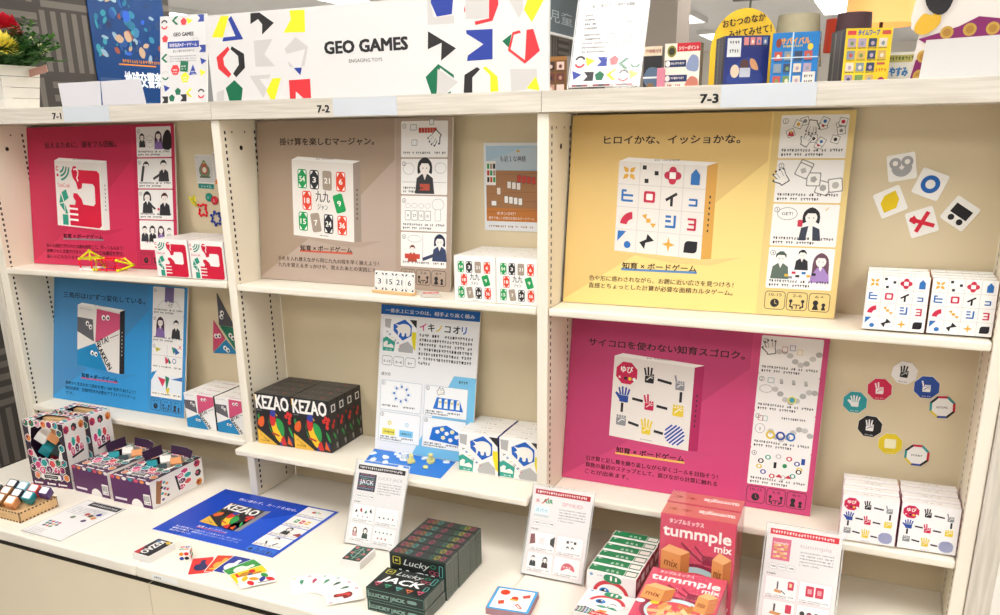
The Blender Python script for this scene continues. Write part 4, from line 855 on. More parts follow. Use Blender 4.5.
# ------------------------------------------------------------------ honeycomb dice boxes on the left worktop
CUBEC = {'white':'#efece8','orange':'#e8a06a','teal':'#1f8f9a','dark':'#3a4a4c','crimson':'#a3243f','green':'#2f6a4a','purple':'#4a2a6a','red':'#d8433a','brown':'#a8743f','blue':'#7fc4d8','navy':'#2a2f44'}
def cube(label, c, loc, rot, s=.026, top=False, group='dice cubes'):
    o = thing('dice_cube', label, 'dice', loc, group=group); o.rotation_euler = rot
    m = mat('cube_'+c, CUBEC[c], .35); b = MB(); b.box(-s/2, s/2, -s/2, s/2, -s/2, s/2, m); b.build('cube_body', o, bevel=.0022, seg=2)
    if top: A = Art(); A.rrect(-s*.37, -s*.37, s*.37, s*.37, s*.08, '#f8f5f1'); A.micro(-s*.2, -s*.05, s*.4, s*.1, '#c9b9b4'); A.build('cube_label', (0,0,s/2), (1,0,0), (0,1,0), o)
    return o
DW, DD, DH = .150, .081, .206
M_PURP = ink('#5a2a5c', .4); M_INN = mat('dark_purple_lining', '#3a2140', .6)
HOLE = [(.24,.44),(.12,.62),(.20,.90),(.42,.955),(.62,.955),(.84,.90),(.88,.70),(.76,.44)]
def dice_box(label):
    o = thing('dice_game_box', label, 'game box', group='honeycomb dice game boxes'); b = MB(); w, d, h = DW, DD, DH
    wm = ink('#f0ebe7', .4)
    V = lambda u, v: ((u-.5)*w, 0, v*h)
    out = [(.24,0),(0,.30),(0,1),(.42,1),(.62,1),(1,1),(1,.30),(.76,0)]
    n = 8
    for i in range(n):
        j = (i+1) % n; b.face([V(*HOLE[i]), V(*out[i]), V(*out[j]), V(*HOLE[j])] if i != n-1 else [V(*HOLE[7]), V(*out[7]), V(*out[0]), V(*HOLE[0])], wm)
    b.face([V(.24,0), V(0,0), V(0,.30)], wm); b.face([V(.76,0), V(1,.30), V(1,0)], wm)
    b.face([(-w/2,0,0),(-w/2,d,0),(-w/2,d,h),(-w/2,0,h)], wm); b.face([(w/2,0,0),(w/2,0,h),(w/2,d,h),(w/2,d,0)], wm)
    b.face([(-w/2,d,0),(w/2,d,0),(w/2,d,h),(-w/2,d,h)], M_PURP); b.face([(-w/2,0,0),(w/2,0,0),(w/2,d,0),(-w/2,d,0)], M_PURP)
    for q in ((-w/2,w/2,0,d*.2),(-w/2,w/2,d*.8,d),(-w/2,-w*.3,d*.2,d*.8),(w*.3,w/2,d*.2,d*.8)): b.face([(q[0],q[2],h),(q[1],q[2],h),(q[1],q[3],h),(q[0],q[3],h)], wm)
    b.build('carton', o)
    b = MB(); e = .002; b.face([(-w/2+e,d-e,e),(w/2-e,d-e,e),(w/2-e,d-e,h-e),(-w/2+e,d-e,h-e)], M_INN)
    for s in (-1, 1): b.face([(s*(w/2-e),e,e),(s*(w/2-e),d-e,e),(s*(w/2-e),d-e,h-e),(s*(w/2-e),e,h-e)], M_INN)
    b.face([(-w/2+e,e,e),(w/2-e,e,e),(w/2-e,d-e,e),(-w/2+e,d-e,e)], M_INN); b.build('lining', o)
    b = MB(); b.box(-.052, .052, .054, d-.006, .150, h-.008, M_WOOD)
    for k in range(7): b.box(-.046+.0135*k, -.038+.0135*k, .0532, .054, .172, .184, M_DARK)
    b.box(-.052, .052, .056, d-.006, .006, .150, M_WOOD); b.build('wooden_rack', o)
    def art(fn, nm, O, U, Vv, su, sv):
        A = Art(); A.push(lambda u, v: (u*su, v*sv)); fn(A); A.pop(); A.build(nm, O, U, Vv, o)
    art(art_dice_front, 'front_artwork', (-w/2,0,0), (1,0,0), (0,0,1), w, h)
    art(art_dice_side, 'side_artwork', (w/2,0,0), (0,1,0), (0,0,1), d, h)
    def topart(A):
        r = random.Random(4); pal = ['#7d2a5e','#d9546e','#2c9aa0','#e58a4a','#5a3a7a','#2f2a33']
        for x, y in [(.06+.11*k, .10) for k in range(9)]+[(.06+.11*k, .90) for k in range(9)]+[(.07,.3),(.07,.5),(.07,.7),(.93,.3),(.93,.5),(.93,.7),(.15,.4),(.15,.6),(.85,.4),(.85,.6)]: A.circ(x, y, .05, pal[r.randrange(6)], ry=.085, n=6)
    art(topart, 'top_artwork', (-w/2,0,h), (1,0,0), (0,1,0), w, d)
    def bottom(A):
        A.poly(arc(.62,.0,.15,0,180,12,.28), '#f4efec'); A.rect(.80,.12,.97,.52,'#f4efec')
        for k in range(9): A.rect(.815+.016*k,.25,.815+.016*k+(.006 if k % 3 else .010),.46,K)
        A.micro(.815,.16,.13,.05,'#555'); A.rect(.06,.12,.36,.20,'#efe6ee')
        for k in range(7): A.circ(.06+.15*k, .97, .06, ('#d9546e','#e58a4a','#f0ebe7','#2c9aa0')[k % 4], ry=.07, n=6)
    art(bottom, 'bottom_artwork', (-w/2,d,0), (1,0,0), (0,-1,0), w, d)
    return o
bx = dice_box('upright honeycomb dice box with an open window, nearer the front edge'); bx.location = (-.609, -.187, .0005); bx.rotation_euler = (0, 0, .12)
dup(bx, (-.601, -.094, .0005), (0, 0, .01), 'upright honeycomb dice box standing behind another upright one')
L1 = dup(bx, (-.447, -.183, DD+.0008), (-PI/2, 0, -.035), 'honeycomb dice box lying on its back, purple base beside the upright boxes')
L2 = dup(bx, (-.279, -.190, DD+.0008), (-PI/2, 0, .008), 'honeycomb dice box lying on its back at the right end of its row')
for L in (L1, L2):
    b = MB(); th = .0012
    for (x0, z0, x1, z1) in ((-.035,.197,.022,.197),(.022,.197,.055,.183)):
        dx, dz = x1-x0, z1-z0; k = .024
        b.face([(x0,-.0004,z0),(x1,-.0004,z1),(x1+dx*.1,-k,z1+.010),(x0-dx*.1,-k,z0+.010)], M_INN); b.face([(x0,-.0004,z0+th),(x0-dx*.1,-k,z0+.010+th),(x1+dx*.1,-k,z1+.010+th),(x1,-.0004,z1+th)], ink('#f0ebe7',.4))
    b.face([(-.062,-.0004,.12),(-.055,-.0004,.185),(-.06,-.030,.187),(-.068,-.028,.118)], M_INN)
    b.build('lid_flap', L)
def inbox(root, spots, where):
    M = Matrix.LocRotScale(root.location, root.rotation_euler, None)
    for c, x, y, z, s in spots:
        p = M @ Vector((x, y, z)); R = root.rotation_euler.to_matrix() @ Matrix.Rotation(.75, 3, 'Y') @ Matrix.Rotation(.3, 3, 'Z')
        cube('%s cube %s' % (c, where), c, p, R.to_euler(), s)
bpy.context.view_layer.update()
SP1 = [('white',-.030,.027,.152,.034),('orange',.018,.027,.156,.034),('teal',-.024,.027,.110,.033),('dark',.024,.027,.112,.033),('crimson',-.012,.028,.068,.028),('green',.028,.028,.070,.028)]
inbox(bx, SP1, 'inside the front upright honeycomb box')
SP2 = [('white',-.010,.008,.150,.032),('orange',.030,.008,.150,.032),('teal',-.030,.012,.115,.030),('dark',.012,.014,.112,.028)]
inbox(L1, SP2, 'in the lying box beside the upright boxes'); inbox(L2, SP2, 'in the lying box at the right end of the row')

# laser-cut tray of cubes
t = thing('wooden_tray', 'laser-cut birch tray with burnt finger joints at the left front of the worktop', 'tray', (-.577, -.340, 0.0003))
b = MB(); b.box(-.103, .103, -.060, .060, 0, .024, M_WOOD); b.build('tray_box', t); bk = mat('burnt_joint', '#5a3a1e', .7)
b = MB()
for x0, x1, y0, y1 in ((-.103,.103,-.060,-.056),(-.103,.103,.056,.060),(-.103,-.099,-.056,.056),(.099,.103,-.056,.056)): b.box(x0, x1, y0, y1, .024, .031, M_WOOD)
b.build('tray_rim', t)
A = Art(.0001)
for k in range(17):
    for z in (.0006, .0265): A.rect(.004+.0123*k, z, .0105+.0123*k, z+.0046, '#4a2c14')
A.line([(.002,0),(.002,.031)],.002,'#5a3a1e'); A.line([(.204,0),(.204,.031)],.0025,'#5a3a1e'); A.micro(.10,.010,.05,.008,'#c49a63'); A.build('front_joints', (-.103,-.060,0), (1,0,0), (0,0,1), t)
A = Art(.0001)
for k in range(10):
    for z in (.0006, .0265): A.rect(.004+.0118*k, z, .0100+.0118*k, z+.0046, '#4a2c14')
A.line([(.001,0),(.001,.031)],.002,'#5a3a1e'); A.line([(.119,0),(.119,.031)],.002,'#5a3a1e'); A.build('side_joints', (.103,-.060,0), (0,1,0), (0,0,1), t)
tr = [('navy',0,0),('blue',1,0),('red',2,0),('purple',3,0),('dark',-.45,1),('brown',.55,1),('navy',1.55,1),('teal',2.55,1),('white',.1,2),('brown',1.1,2),('orange',2.1,2)]
pos = {0:'back row', 1:'middle row', 2:'front row'}
for c, i, j in tr: cube('white-topped %s cube in the %s on the birch tray' % ({'dark':'dark green','white':'pale grey'}.get(c, c), pos[j]), c, (-.618+.0445*i, -.303-.038*j, .0455+.002*(2-j)), (.55, .18, .30), .0275, True, 'cubes on the birch tray')

# ------------------------------------------------------------------ flat sheets and cards on the worktop
M_SLV = clear('clear_sleeve_film', .05)
t = thing('leaflet', 'white printed leaflet in a clear sleeve lying beside the birch tray', 'leaflet', (-.356, -.3245, .0004), -.02)
b = MB(); b.box(-.074, .074, -.104, .104, 0, .0012, mat('leaflet_paper','#eceae8',.5)); b.build('paper_sheet', t); b = MB(); b.box(-.078, .078, -.108, .108, -.0003, -.0001, frost('clear_sleeve_sheet', '#e4e0d8', .6)); b.build('clear_sleeve', t)
A = Art(); A.rect(.030,.182,.146,.206,'#2b2a2c'); A.micro(.036,.189,.10,.009,'#eee')
for k in range(12): A.micro(.012, .166-.0075*k if k < 6 else .07-.0075*k, .12 if k < 6 else .05, .0035, '#a5a2a6')
for x, y, c in ((.058,.112,'#6a7a5a'),(.082,.140,'#c04a4a'),(.100,.135,'#6a4a2a'),(.116,.150,'#3a3a8a'),(.118,.128,'#d88a4a'),(.106,.106,'#4a2a5a')): A.circ(x, y, .0085, c, n=6)
for k in range(11): A.circ(.020+.0125*(k % 4)+.003*(k//4), .070-.012*(k//4), .0055, ('#2a5a7a','#c04a4a','#7a8ac0','#c24a6a','#2f8a6a','#2a3a6a','#d8a86a','#3a2a3a','#4a3a6a','#d05a5a','#5a7a4a')[k], n=6)
A.build('leaflet_print', (-.074,-.104,.0012), (1,0,0), (0,1,0), t)

t = thing('game_sheet', 'royal blue A3 board lying flat, showing the black parrot box', 'sheet', (-.109, -.286, .0005), -.004); f = .00068
b = MB(); b.box(0, 594*f, 0, 420*f, 0, .002, M_FOAM, side={'t': ink('#1546bd', .22), 'f': ink('#cfd6e6')}); b.build('board', t)
def bp(A, nm): A.v = [(a*f, bb*f, c) for a, bb, c in A.v]; A.build(nm, (0,0,.002), (1,0,0), (0,1,0), t)
A = Art(); A.poly([(0,0),(130,0),(300,205),(432,320),(520,420),(594,420),(594,0)],'#1a52cc'); A.text('色に迷わず、カードを出せ。', 130, 352, 22, '#e8edf8', w=300); A.rect(150,82,300,86,'#d0504f'); A.text('知育 × ボードゲーム', 150, 87, 16, '#e8edf8', w=150)
for k, ln in enumerate(('色と形が似ている鳥のカードを見つけて、出し合おう！','瞬時の判断力、観察力をつかうスピードカードゲーム','遊び方いろいろ。')): A.text(ln, 66, 56-17*k, 13, '#e8edf8', w=330 if k < 2 else 110)
bp(A, 'board_print')
A = Art(); A.poly([(126,318),(310,306),(312,112),(128,124)],'#262427'); A.poly([(310,306),(334,314),(336,118),(312,112)],'#8a8a8f'); A.quad((128,124),(312,112),(310,306),(126,318)); art_kezao(A); A.pop(); bp(A, 'product_picture')
def bl1(A): A.circ(56,50,9,'#c04a3a'); A.ring(70,52,9,3,'#4aa06a'); A.circ(86,50,5,'#d8b23a'); cap(A)
def bl2(A): [A.rect(30+26*k,34,48+26*k,62,c) for k,c in enumerate(('#2f9a4c','#cf2f33','#e6b532'))]; [A.circ(39+26*k,48,5,WH) for k in range(3)]; cap(A)
def bl3(A): person(A,60,52,30,'#222','#333',1); A.poly([(96,30),(118,52),(131,44),(131,22)],'#a5483a'); A.circ(84,34,4,'#d8b23a'); cap(A)
def bl4(A): person(A,66,50,34,'#222','#f1f1f1',0); A.line([(40,40),(50,22)],7,'#333'); A.line([(92,40),(82,22)],7,'#333'); cap(A)
for k, fn in enumerate((bl1, bl2, bl3, bl4)):
    A = panelart(fn, 0); A.v = [(a*f, bb*f, c) for a, bb, c in A.v]; A.build('instruction_panel', (449*f, (324-89.5*k)*f, .0022), (1,0,0), (0,1,0), t)
for k, tx in enumerate(('15', '2-8', '6+')): A = icon(k, tx, '#3a78e0'); A.v = [(a*f, bb*f, c) for a, bb, c in A.v]; A.build('player_icon', ((451+44.5*k)*f, 9*f, .0022), (1,0,0), (0,1,0), t)

def deck(label, x, y, yaw, w, l, h, fn, edge='#efece8', cat='card deck'):
    t = thing('card_deck', label, cat, (x, y, .0003), yaw); m = mat('deck_edge_'+edge[1:], edge, .6, .3)
    b = MB(); r = random.Random(int(x*999)); n = max(4, int(h/.003)); P0 = rpoly(w, l, .004)
    for k in range(n): dx, dy = r.uniform(-.0005,.0005), r.uniform(-.0005,.0005); b.prism([(p[0]+dx, p[1]+dy) for p in P0], h*k/n, h*(k+1)/n-.0002, m)
    b.build('cards', t); A = Art(); fn(A); A.build('top_print', (0,0,h), (1,0,0), (0,1,0), t); return t
def dk(A): A.rrect(-.029,-.042,.029,.042,.004,WH); A.rrect(-.026,-.040,.027,.040,.002,'#242225'); A.text('KEZAO', -.013, .033, .030, WH, w=.066, rot=-PI/2, bold=.035); A.poly([(-.026,-.04),(-.026,.0),(-.012,-.03),(-.008,-.04)],'#c03a3a'); A.poly([(.006,.034),(.02,.040),(.027,.028),(.018,.024)],'#d8b23a'); A.circ(-.014,.030,.006,'#3a5a8a')
deck('black topped card deck with white lettering on the worktop edge by the small die', .001, -.386, -.04, .060, .086, .018, dk)
t = thing('picture_die', 'white die with coloured oval spots beside the black card deck', 'die', (.094, -.374, .0147), .55); s = .0145
b = MB(); b.box(-s, s, -s, s, -s, s, M_CARD); b.build('die_body', t, bevel=.003, seg=3); DC = ('#2f9a3f','#1f3f9e','#dd3030','#e88a1e','#222')
for nm, O, U, V, sh in (('top',(0,0,s),(1,0,0),(0,1,0),0),('front',(0,-s,0),(1,0,0),(0,0,1),1),('side',(s,0,0),(0,1,0),(0,0,1),2)):
    A = Art()
    for k, (x, y) in enumerate(((-.006,-.006),(.006,.006),(-.006,.006),(.006,-.006))): A.ring(x, y, .0056, .0056 if nm != 'top' else .003, DC[(k+sh) % 5], ry=.0046, tv=.0046 if nm != 'top' else .0026, n=14)
    A.build('%s_spots' % nm, O, U, V, t)
def cardthing(label, x, y, ang, z, w, l, fn, group):
    t = thing('playing_card', label, 'card', (x, y, z), ang, group); b = MB(); b.prism(rpoly(w, l, .004), 0, .0005, M_CARD); b.build('card_blank', t)
    A = Art(.00004); fn(A); A.build('card_print', (0,0,.0005), (1,0,0), (0,1,0), t, .00005)
def bird(bg, fg, kind):
    def f(A):
        A.rrect(-.0255,-.0405,.0255,.0405,.003,bg)
        A.poly(cls([(-.016,-.012),(-.006,-.024),(.010,-.022),(.016,-.006),(.010,.006),(.006,.022),(-.002,.026),(-.004,.010),(-.014,.004)]), fg); A.circ(.003,.022,.006,fg)
        if kind: A.poly([(-.02,-.03),(.02,-.028),(.018,-.022),(-.02,-.024)], kind)
        if kind == '#d8262f': A.circ(-.012,.01,.008,'#d8262f'); A.rect(-.004,-.004,.012,.006,'#3a3f9a')
    return f
def multi(A):
    for x, y, a, c in ((-.014,.02,.3,'#2f9a3f'),(.004,.012,-.5,'#33409a'),(-.006,-.006,.9,'#e6a11e'),(.012,-.016,.2,'#d8262f'),(-.014,-.026,-.4,'#e6c11e'),(.010,.030,.6,'#d8262f')):
        A.at(x, y, 1, 1, a); A.poly(cls([(-.013,-.003),(.0,-.008),(.013,.0),(.004,.006),(-.008,.005)]), c); A.pop()
    A.line([(.018,.0),(.018,.03)],.003,'#444')
for k, (x, y, a, fn, d) in enumerate(((.1555,-.3875,35,bird('#dd3b36','#2c3160',None),'red card with a dark blue bird'),(.1955,-.361,19.5,bird('#e04a30','#eeb04a','#e9c53a'),'orange-red card with a yellow bird'),(.2275,-.357,3,bird('#2b3f9a','#e8eaf2',None),'dark blue card with white bird'),(.265,-.361,-22,bird('#3f9a4a','#dfeedd',None),'green card with a pale bird'),(.299,-.379,-31,bird('#f0d020','#c98a2a','#d8262f'),'yellow card with a purple and red bird'),(.332,-.392,-42,multi,'white card of many coloured birds'))):
    cardthing(d+', in the fan of bird cards', x, y, math.radians(a), .0004+.00085*k, .055, .085, fn, 'fanned bird cards')
def lk(k):
    c = ('#3f9a72','#c4426a','#3f9a72','#2f5a4a','#2f6a5a','#a8322f')[k]
    def f(A):
        for sx, sy in ((-1,1),(1,-1)): A.ring(sx*.022,sy*.033,.0035,.0015,('#d8c03a','#c4426a','#3f9a72','#3f9a72','#c4426a','#c4426a')[k])
        A.poly(cls([(-.010,.016),(-.004,.024),(.004,.010),(.008,-.008),(.002,-.016),(-.006,.0)]), c) if k < 5 else (A.poly(cls([(-.013,.014),(-.003,.020),(.010,.014),(.014,-.002),(.004,-.004),(.002,-.022),(-.010,-.020),(-.010,.0)]), '#7a1f22'), A.poly(cls([(-.009,.010),(-.001,.015),(.006,.010),(-.002,.002),(-.001,-.016),(-.007,-.014)]), '#d0453a'))
        A.line([(-.004,.014),(.002,-.008)],.002,'#1f1f1f') if k < 5 else None
    return f
for k in range(6):
    a = math.radians(37.6-16.84*k); up = (-math.sin(a), math.cos(a))
    cardthing(('white card with a golden pod, undermost and leftmost in the white fan','white card with a small red bottle in the white fan','white card with thin green sprig in the white fan','white card with a dark green bottle in the white fan','white card with teal pot in the white fan','white card with a red revolver, uppermost in the white fan')[k], .4988+.0884*up[0], -.432+.0884*up[1], a, .0004+.00085*k, .060, .085, lk(k), 'fanned white cards')
def ld(A):
    A.rrect(-.027,-.039,.027,.039,.003,WH); A.rrect(-.0245,-.0365,.0245,.0365,.002,'#24483e'); A.ring(0,0,.014,.002,'#7fae9f',ry=.022)
    for sx in (-1,1):
        for y in (-.026,0,.026): A.circ(sx*.016,y,.005,'#c46a6a')
    A.line([(0,-.03),(0,.03)],.002,'#9fc4b4'); A.line([(-.012,.0),(.012,.0)],.0015,'#9fc4b4')
deck('white-edged card deck with dark green patterned back, in front of the first acrylic stand', .499, -.214, .05, .056, .080, .020, ld)
def sd(A):
    A.rrect(-.0475,-.047,.0475,.047,.005,'#3aa3df'); A.rrect(-.042,-.0415,.042,.0415,.003,'#f4f1ee')
    A.circ(-.024,.026,.011,'#df4426'); A.circ(.004,.006,.008,'#cf3a24'); A.rect(-.006,-.004,.012,.002,'#d8c03a'); A.poly([(.018,.020),(.034,.030),(.036,.016),(.022,.010)],'#cf4a3a'); A.poly([(-.030,-.012),(-.018,-.006),(-.014,-.020),(-.026,-.026)],'#cf4a2a'); A.poly([(.016,-.014),(.030,-.030),(.024,-.034),(.010,-.020)],'#cf3a24'); A.poly([(.017,-.019),(.025,-.029),(.023,-.031),(.014,-.021)],WH)
deck('square deck of blue-rimmed picture cards with red objects, on the worktop seam', .930, -.2515, .13, .098, .097, .014, sd, '#a9838a')

# ------------------------------------------------------------------ green-black and pink game boxes
def spine_lucky(A): A.frame(.01,.08,.99,.92,.01,.006,'#5d8a7c','#2a3431',tv=.05); A.text('LUCKY JACK', .07, .30, .45, '#86a89c', w=.60, bold=.03); A.micro(.70,.35,.26,.3,'#86a89c'); A.rect(.03,.25,.05,.8,'#86a89c')
def side_lucky(A): A.frame(.06,.03,.94,.97,.04,.03,'#7d867c','#59625a'); A.micro(.3,.1,.4,.03,'#8a948c'); [A.micro(.3,.2+.08*k,.45,.03,'#7b867e') for k in range(9)]
G = 'black and green card game boxes'
lj = carton('game_box', '', 'game box', .145, .0305, .095, '#262b29', '#26312d', '#5f685f', G, art_lucky, art_lucky_edge, side_lucky)
rows(lj, (.7155,), (-.296,), .0006, .0305, 6, .008, 'black box with green outlines standing upright', ('row on the middle worktop',))
lf = carton('game_box', 'flat black box with neon lettering on top, uppermost of the pair', 'game box', .145, .095, .0285, '#2a3431', '#1f2422', '#5f685f', G, spine_lucky, art_lucky, lambda A: side_lucky(A))
lf.location = (.7135, -.3935, .0305); lf.rotation_euler = (0, 0, .02); dup(lf, (.7145, -.3945, .0006), (0, 0, .01), 'flat black box with green spine, lowest in front of the upright row')
lf.location = (.7135, -.3945, .0298)
G = 'spy face game boxes'
sp = carton('game_box', '', 'game box', .111, .0335, .100, '#f3f0ed', '#e9e5e0', '#b73a48', G, art_spy, art_spy_edge, lambda A: (A.rect(.1,.05,.9,.95,'#a83442'), A.micro(.2,.5,.6,.05,'#e8d8d8'), A.rect(.15,.72,.85,.9,'#efe9e4')))
rows(sp, (1.1415,), (-.208,), .0006, .0335, 6, -.02, 'green-topped white box with a blue-eyed face standing upright', ('row beside the pink boxes',))
sf = dup(sp, (1.144, -.310, .0341), (-PI/2, 0, -.02), 'white box with a blue-eyed face lying flat in front of the upright row'); sf.location = (1.146, -.3105, .0590); sf['label'] = 'white box with a blue-eyed face lying flat, uppermost before the upright row'; sf.scale = (1, .86, 1); dup(sf, (1.1455, -.3105, .0296), (-PI/2, 0, -.025), 'white box lying underneath the flat blue-eyed face box')
def tum_top(A): A.at(1, 1, 1, 1, PI); A.text('tummple', .06, .32, .42, '#f7e9e4', w=.46, bold=.04); A.micro(.62,.4,.3,.2,'#b5432f'); A.pop(); A.rect(0,0,1,.04,'#c9404a')
G = 'pink block game boxes'
tm = carton('game_box', '', 'game box', .155, .060, .240, '#d34d68', '#d06e66', '#c8405e', G, art_tummple, tum_top, lambda A: (A.micro(.2,.3,.6,.03,'#f0c0b8'), A.rect(.15,.5,.85,.9,'#c23350')))
def wrapped(o, w, d, h):
    b = MB(); e = .0016; b.box(-w/2-e, w/2+e, -e, d+e, .0002, h+e, M_WRAP); b.build('shrink_wrap', o)
M_WRAP = clear('shrink_film', .05, '#ffffff', .12)
wrapped(tm, .155, .060, .240)
tm.location = (1.3075, -.155, .0006); tm.rotation_euler = (0, 0, .012); tm['label'] = 'pink box of wooden blocks standing upright, the front one of two'
dup(tm, (1.3055, -.0905, .0006), (0, 0, .012), 'pink box of wooden blocks standing upright behind its twin')
tf = dup(tm, (1.3005, -.3985, .0505+.0600), (-PI/2, 0, .012), 'pink box of wooden blocks lying face up in front of the upright pair')
tf.location = (1.3040, -.416, .1230); tf['label'] = 'pink box of wooden blocks lying face up, uppermost in front of the upright pair'
dup(tm, (1.3045, -.416, .0612), (-PI/2, 0, .010), 'pink box of wooden blocks lying underneath the face-up one')

# ------------------------------------------------------------------ acrylic stands with leaflets
M_ACR = clear('clear_acrylic', .08); M_ACE = frost('acrylic_cut_edge', '#f4f6f8', .6)
def stand(label, llabel, x, y, yaw, lean, w, h, art, z=.0004, clip=False):
    o = thing('acrylic_stand', label, 'acrylic stand', (x, y, z+.0012), group='clear acrylic leaflet stands'); o.rotation_euler = (0, 0, yaw)
    s, c = math.sin(lean), math.cos(lean); u = Vector((1,0,0)); up = Vector((0,s,c)); n = Vector((0,c,-s))
    def sheet(nm, off, t, hh=h, x0=0, x1=w, m=None, lo=0):
        if lo: lo, hh = lo, lo+.0015
        b = MB(); v = []
        for zz in (lo, hh):
            for a, tt in ((x0,off),(x1,off),(x1,off+t),(x0,off+t)): v.append(u*a+up*zz+n*tt+Vector((0,0,.0014)))
        b.mesh(v, [(0,3,2,1),(4,5,6,7),(0,1,5,4),(1,2,6,5),(2,3,7,6),(3,0,4,7)], m or M_ACR); return b.build(nm, o)
    sheet('front_sheet', 0, .0015); sheet('rear_sheet', .0035, .002)
    b = MB(); b.box(0, w, .004, .075, 0, .002, M_ACR); b.build('foot', o)
    for xx in (0, w-.002): sheet('side_edge', .0015, .002, h, xx, xx+.002, M_ACE)
    sheet('top_edge', 0, .0055, .0, 0, w, M_ACE, h)
    l = thing('leaflet', llabel, 'leaflet', o.location, group='leaflets in acrylic stands'); l.rotation_euler = (0, 0, yaw)
    mg = (w-.148)/2; b = MB(); v = []
    for zz in (.003, .213):
        for a, tt in ((mg,.0020),(mg+.148,.0020),(mg+.148,.0030),(mg,.0030)): v.append(u*a+up*zz+n*tt+Vector((0,0,.0014)))
    b.mesh(v, [(0,3,2,1),(4,5,6,7),(0,1,5,4),(1,2,6,5),(2,3,7,6),(3,0,4,7)], mat('leaflet_white','#e6e4e2',.5)); b.build('paper_sheet', l)
    A = Art(.00004); art(A); A.v = [(a*.001, bb*.001, cc) for a, bb, cc in A.v]; A.build('leaflet_print', u*mg+up*.003+n*.0020+Vector((0,0,.0014)), u, up, l, .00008)
    return o
def sheetart(bar, pic, title, tcol, panels):
    def f(A):
        A.rect(6,191,142,203,bar); A.micro(10,194,128,6,'#f4eeee',fill=.95)
        pic(A); title(A)
        for k in range(5): A.micro(70,160-6.5*k,68 if k < 4 else 40,3.2,'#8a878a')
        for k in range(3): A.frame(11+18*k,118,27+18*k,130,4,.6,'#9a979a','#f3f1ef'); A.micro(14+18*k,122,10,4,'#777')
        A.micro(8,106,18,4,'#555')
        for k, fn in enumerate(panels):
            x, y = 7+68*(k % 2), (57 if k < 2 else 8); A.frame(x,y,x+65,y+46,3,.5,tcol if tcol != K else '#bdbabd','#f5f3f1'); A.at(x,y,1); fn(A); A.micro(4,5,56,2.8,'#777'); A.micro(4,1.4,40,2.4,'#777'); A.pop()
    return f
def lpic(A): A.rect(10,138,62,182,'#3a3f4c'); [A.micro(13,142+5*k,46,3.6,('#9fb0c4','#c46a7a','#7fae9f')[k % 3],k) for k in range(8)]; A.text('JACK',16,155,16,'#e8edf0',w=40)
def ltit(A): A.text('LUCKY JACK',68,172,11,'#b5b2b5',w=70,bold=.0)
def l1(A): [A.poly(cls([(8+14*k,24+6*(k%2)),(12+14*k,32+5*(k%2)),(15+14*k,26)]),('#333','#a33','#2a6a5a')[k%3]) for k in range(4)]; [A.poly([(16+14*k,14),(20+14*k,20),(18+14*k,12)],'#444') for k in range(3)]
def l2(A): [A.circ(12+13*k,20,2.2,('#333','#333','#2a6a5a','#a33')[k]) for k in range(4)]; A.line([(8,32),(56,32)],.5,'#ccc')
def l3(A): person(A,16,24,12,'#7a4a3a','#c9a0a0',2); person(A,46,24,14,'#2c3a34','#3a4a44',1)
def l4(A): [A.circ(8+11*k,32,2,('#333','#2a6a5a')[k%2]) for k in range(5)]; [A.circ(16+11*k,17,2.2,'#a33') for k in range(3)]
stand('acrylic stand holding the black-barred leaflet, left of the black boxes', 'white leaflet with a black heading bar and dark box picture', .414, -.154, .04, .42, .155, .218, sheetart('#1f1e20', lpic, ltit, K, (l1, l2, l3, l4)))
def spic(A): A.text('親',10,172,9,'#d0405a'); A.text('AIR',28,172,14,'#2a8a5a',w=24,bold=.04); A.line([(26,170),(40,184)],2.5,'#d0303a'); A.rect(10,146,44,164,'#dfeef4'); A.text('スパイ',12,150,10,'#4aa0a8',w=30); A.micro(10,138,44,5,'#9fb8c4')
def stit(A): A.text('SPYKID',76,171,12,'#d88a94',w=50,bold=.0)
def s1(A): A.poly([(2,14),(16,18),(12,40),(2,38)],'#8a5a5a'); A.poly([(63,14),(52,20),(52,32),(63,40)],'#444'); [A.frame(26+7*(k%2),18+8*(k//2),31+7*(k%2),24+8*(k//2),1,.6,'#d88','#f5f3f1') for k in range(4)]
def s2(A): [A.rect(24+9*k,30+4*(k%2),30+9*k,36,'#444') for k in range(3)]; [A.circ(28+12*k,20,3.4,'#333') for k in range(2)]; [A.circ(28+12*k,18.5,2,'#eee') for k in range(2)]
def s3(A): person(A,16,26,13,'#3a2a28','#2f3a38',0); person(A,46,26,13,'#2a2a2a','#4a3a38',1)
def s4(A): A.poly(cls([(20,14),(22,28),(34,34),(48,28),(52,16),(36,22)]),'#d8717a'); [A.circ(26+7*k,24,1.6,'#fff') for k in range(3)]
stand('acrylic stand holding the red-barred leaflet, between the black and the green boxes', 'white leaflet with a red heading bar and small green logo', .8915, -.120, .022, .424, .156, .216, sheetart('#b5252f', spic, stit, '#e0a49c', (s1, s2, s3, s4)))
def tpic(A): A.rect(12,138,50,184,'#d8708a'); [A.rect(16+7*(k%4),142+8*(k//4)+(k%3),23+7*(k%4),147+8*(k//4)+(k%3),('#e8b078','#f0cfa0','#d89a64')[k%3]) for k in range(16)]; A.text('tummple',15,172,7,WH,w=30)
def ttit(A): A.text('tummple',68,171,13,'#c9b8bb',w=62,bold=.0)
def t1(A): A.poly([(20,14),(34,12),(34,18),(20,20)],'#d89a64'); A.rect(24,20,27,36,'#555'); A.rrect(46,22,58,40,2,'#d0405a'); A.rect(49,28,54,36,'#f0cfa0'); A.line([(34,18),(42,12)],2,'#333')
def t2(A): [A.rrect(14+19*k,16,30+19*k,38,2,'#d0405a') for k in range(2)]; [A.rect(18+19*k,22,26+19*k,32,'#f0a0a8') for k in range(2)]
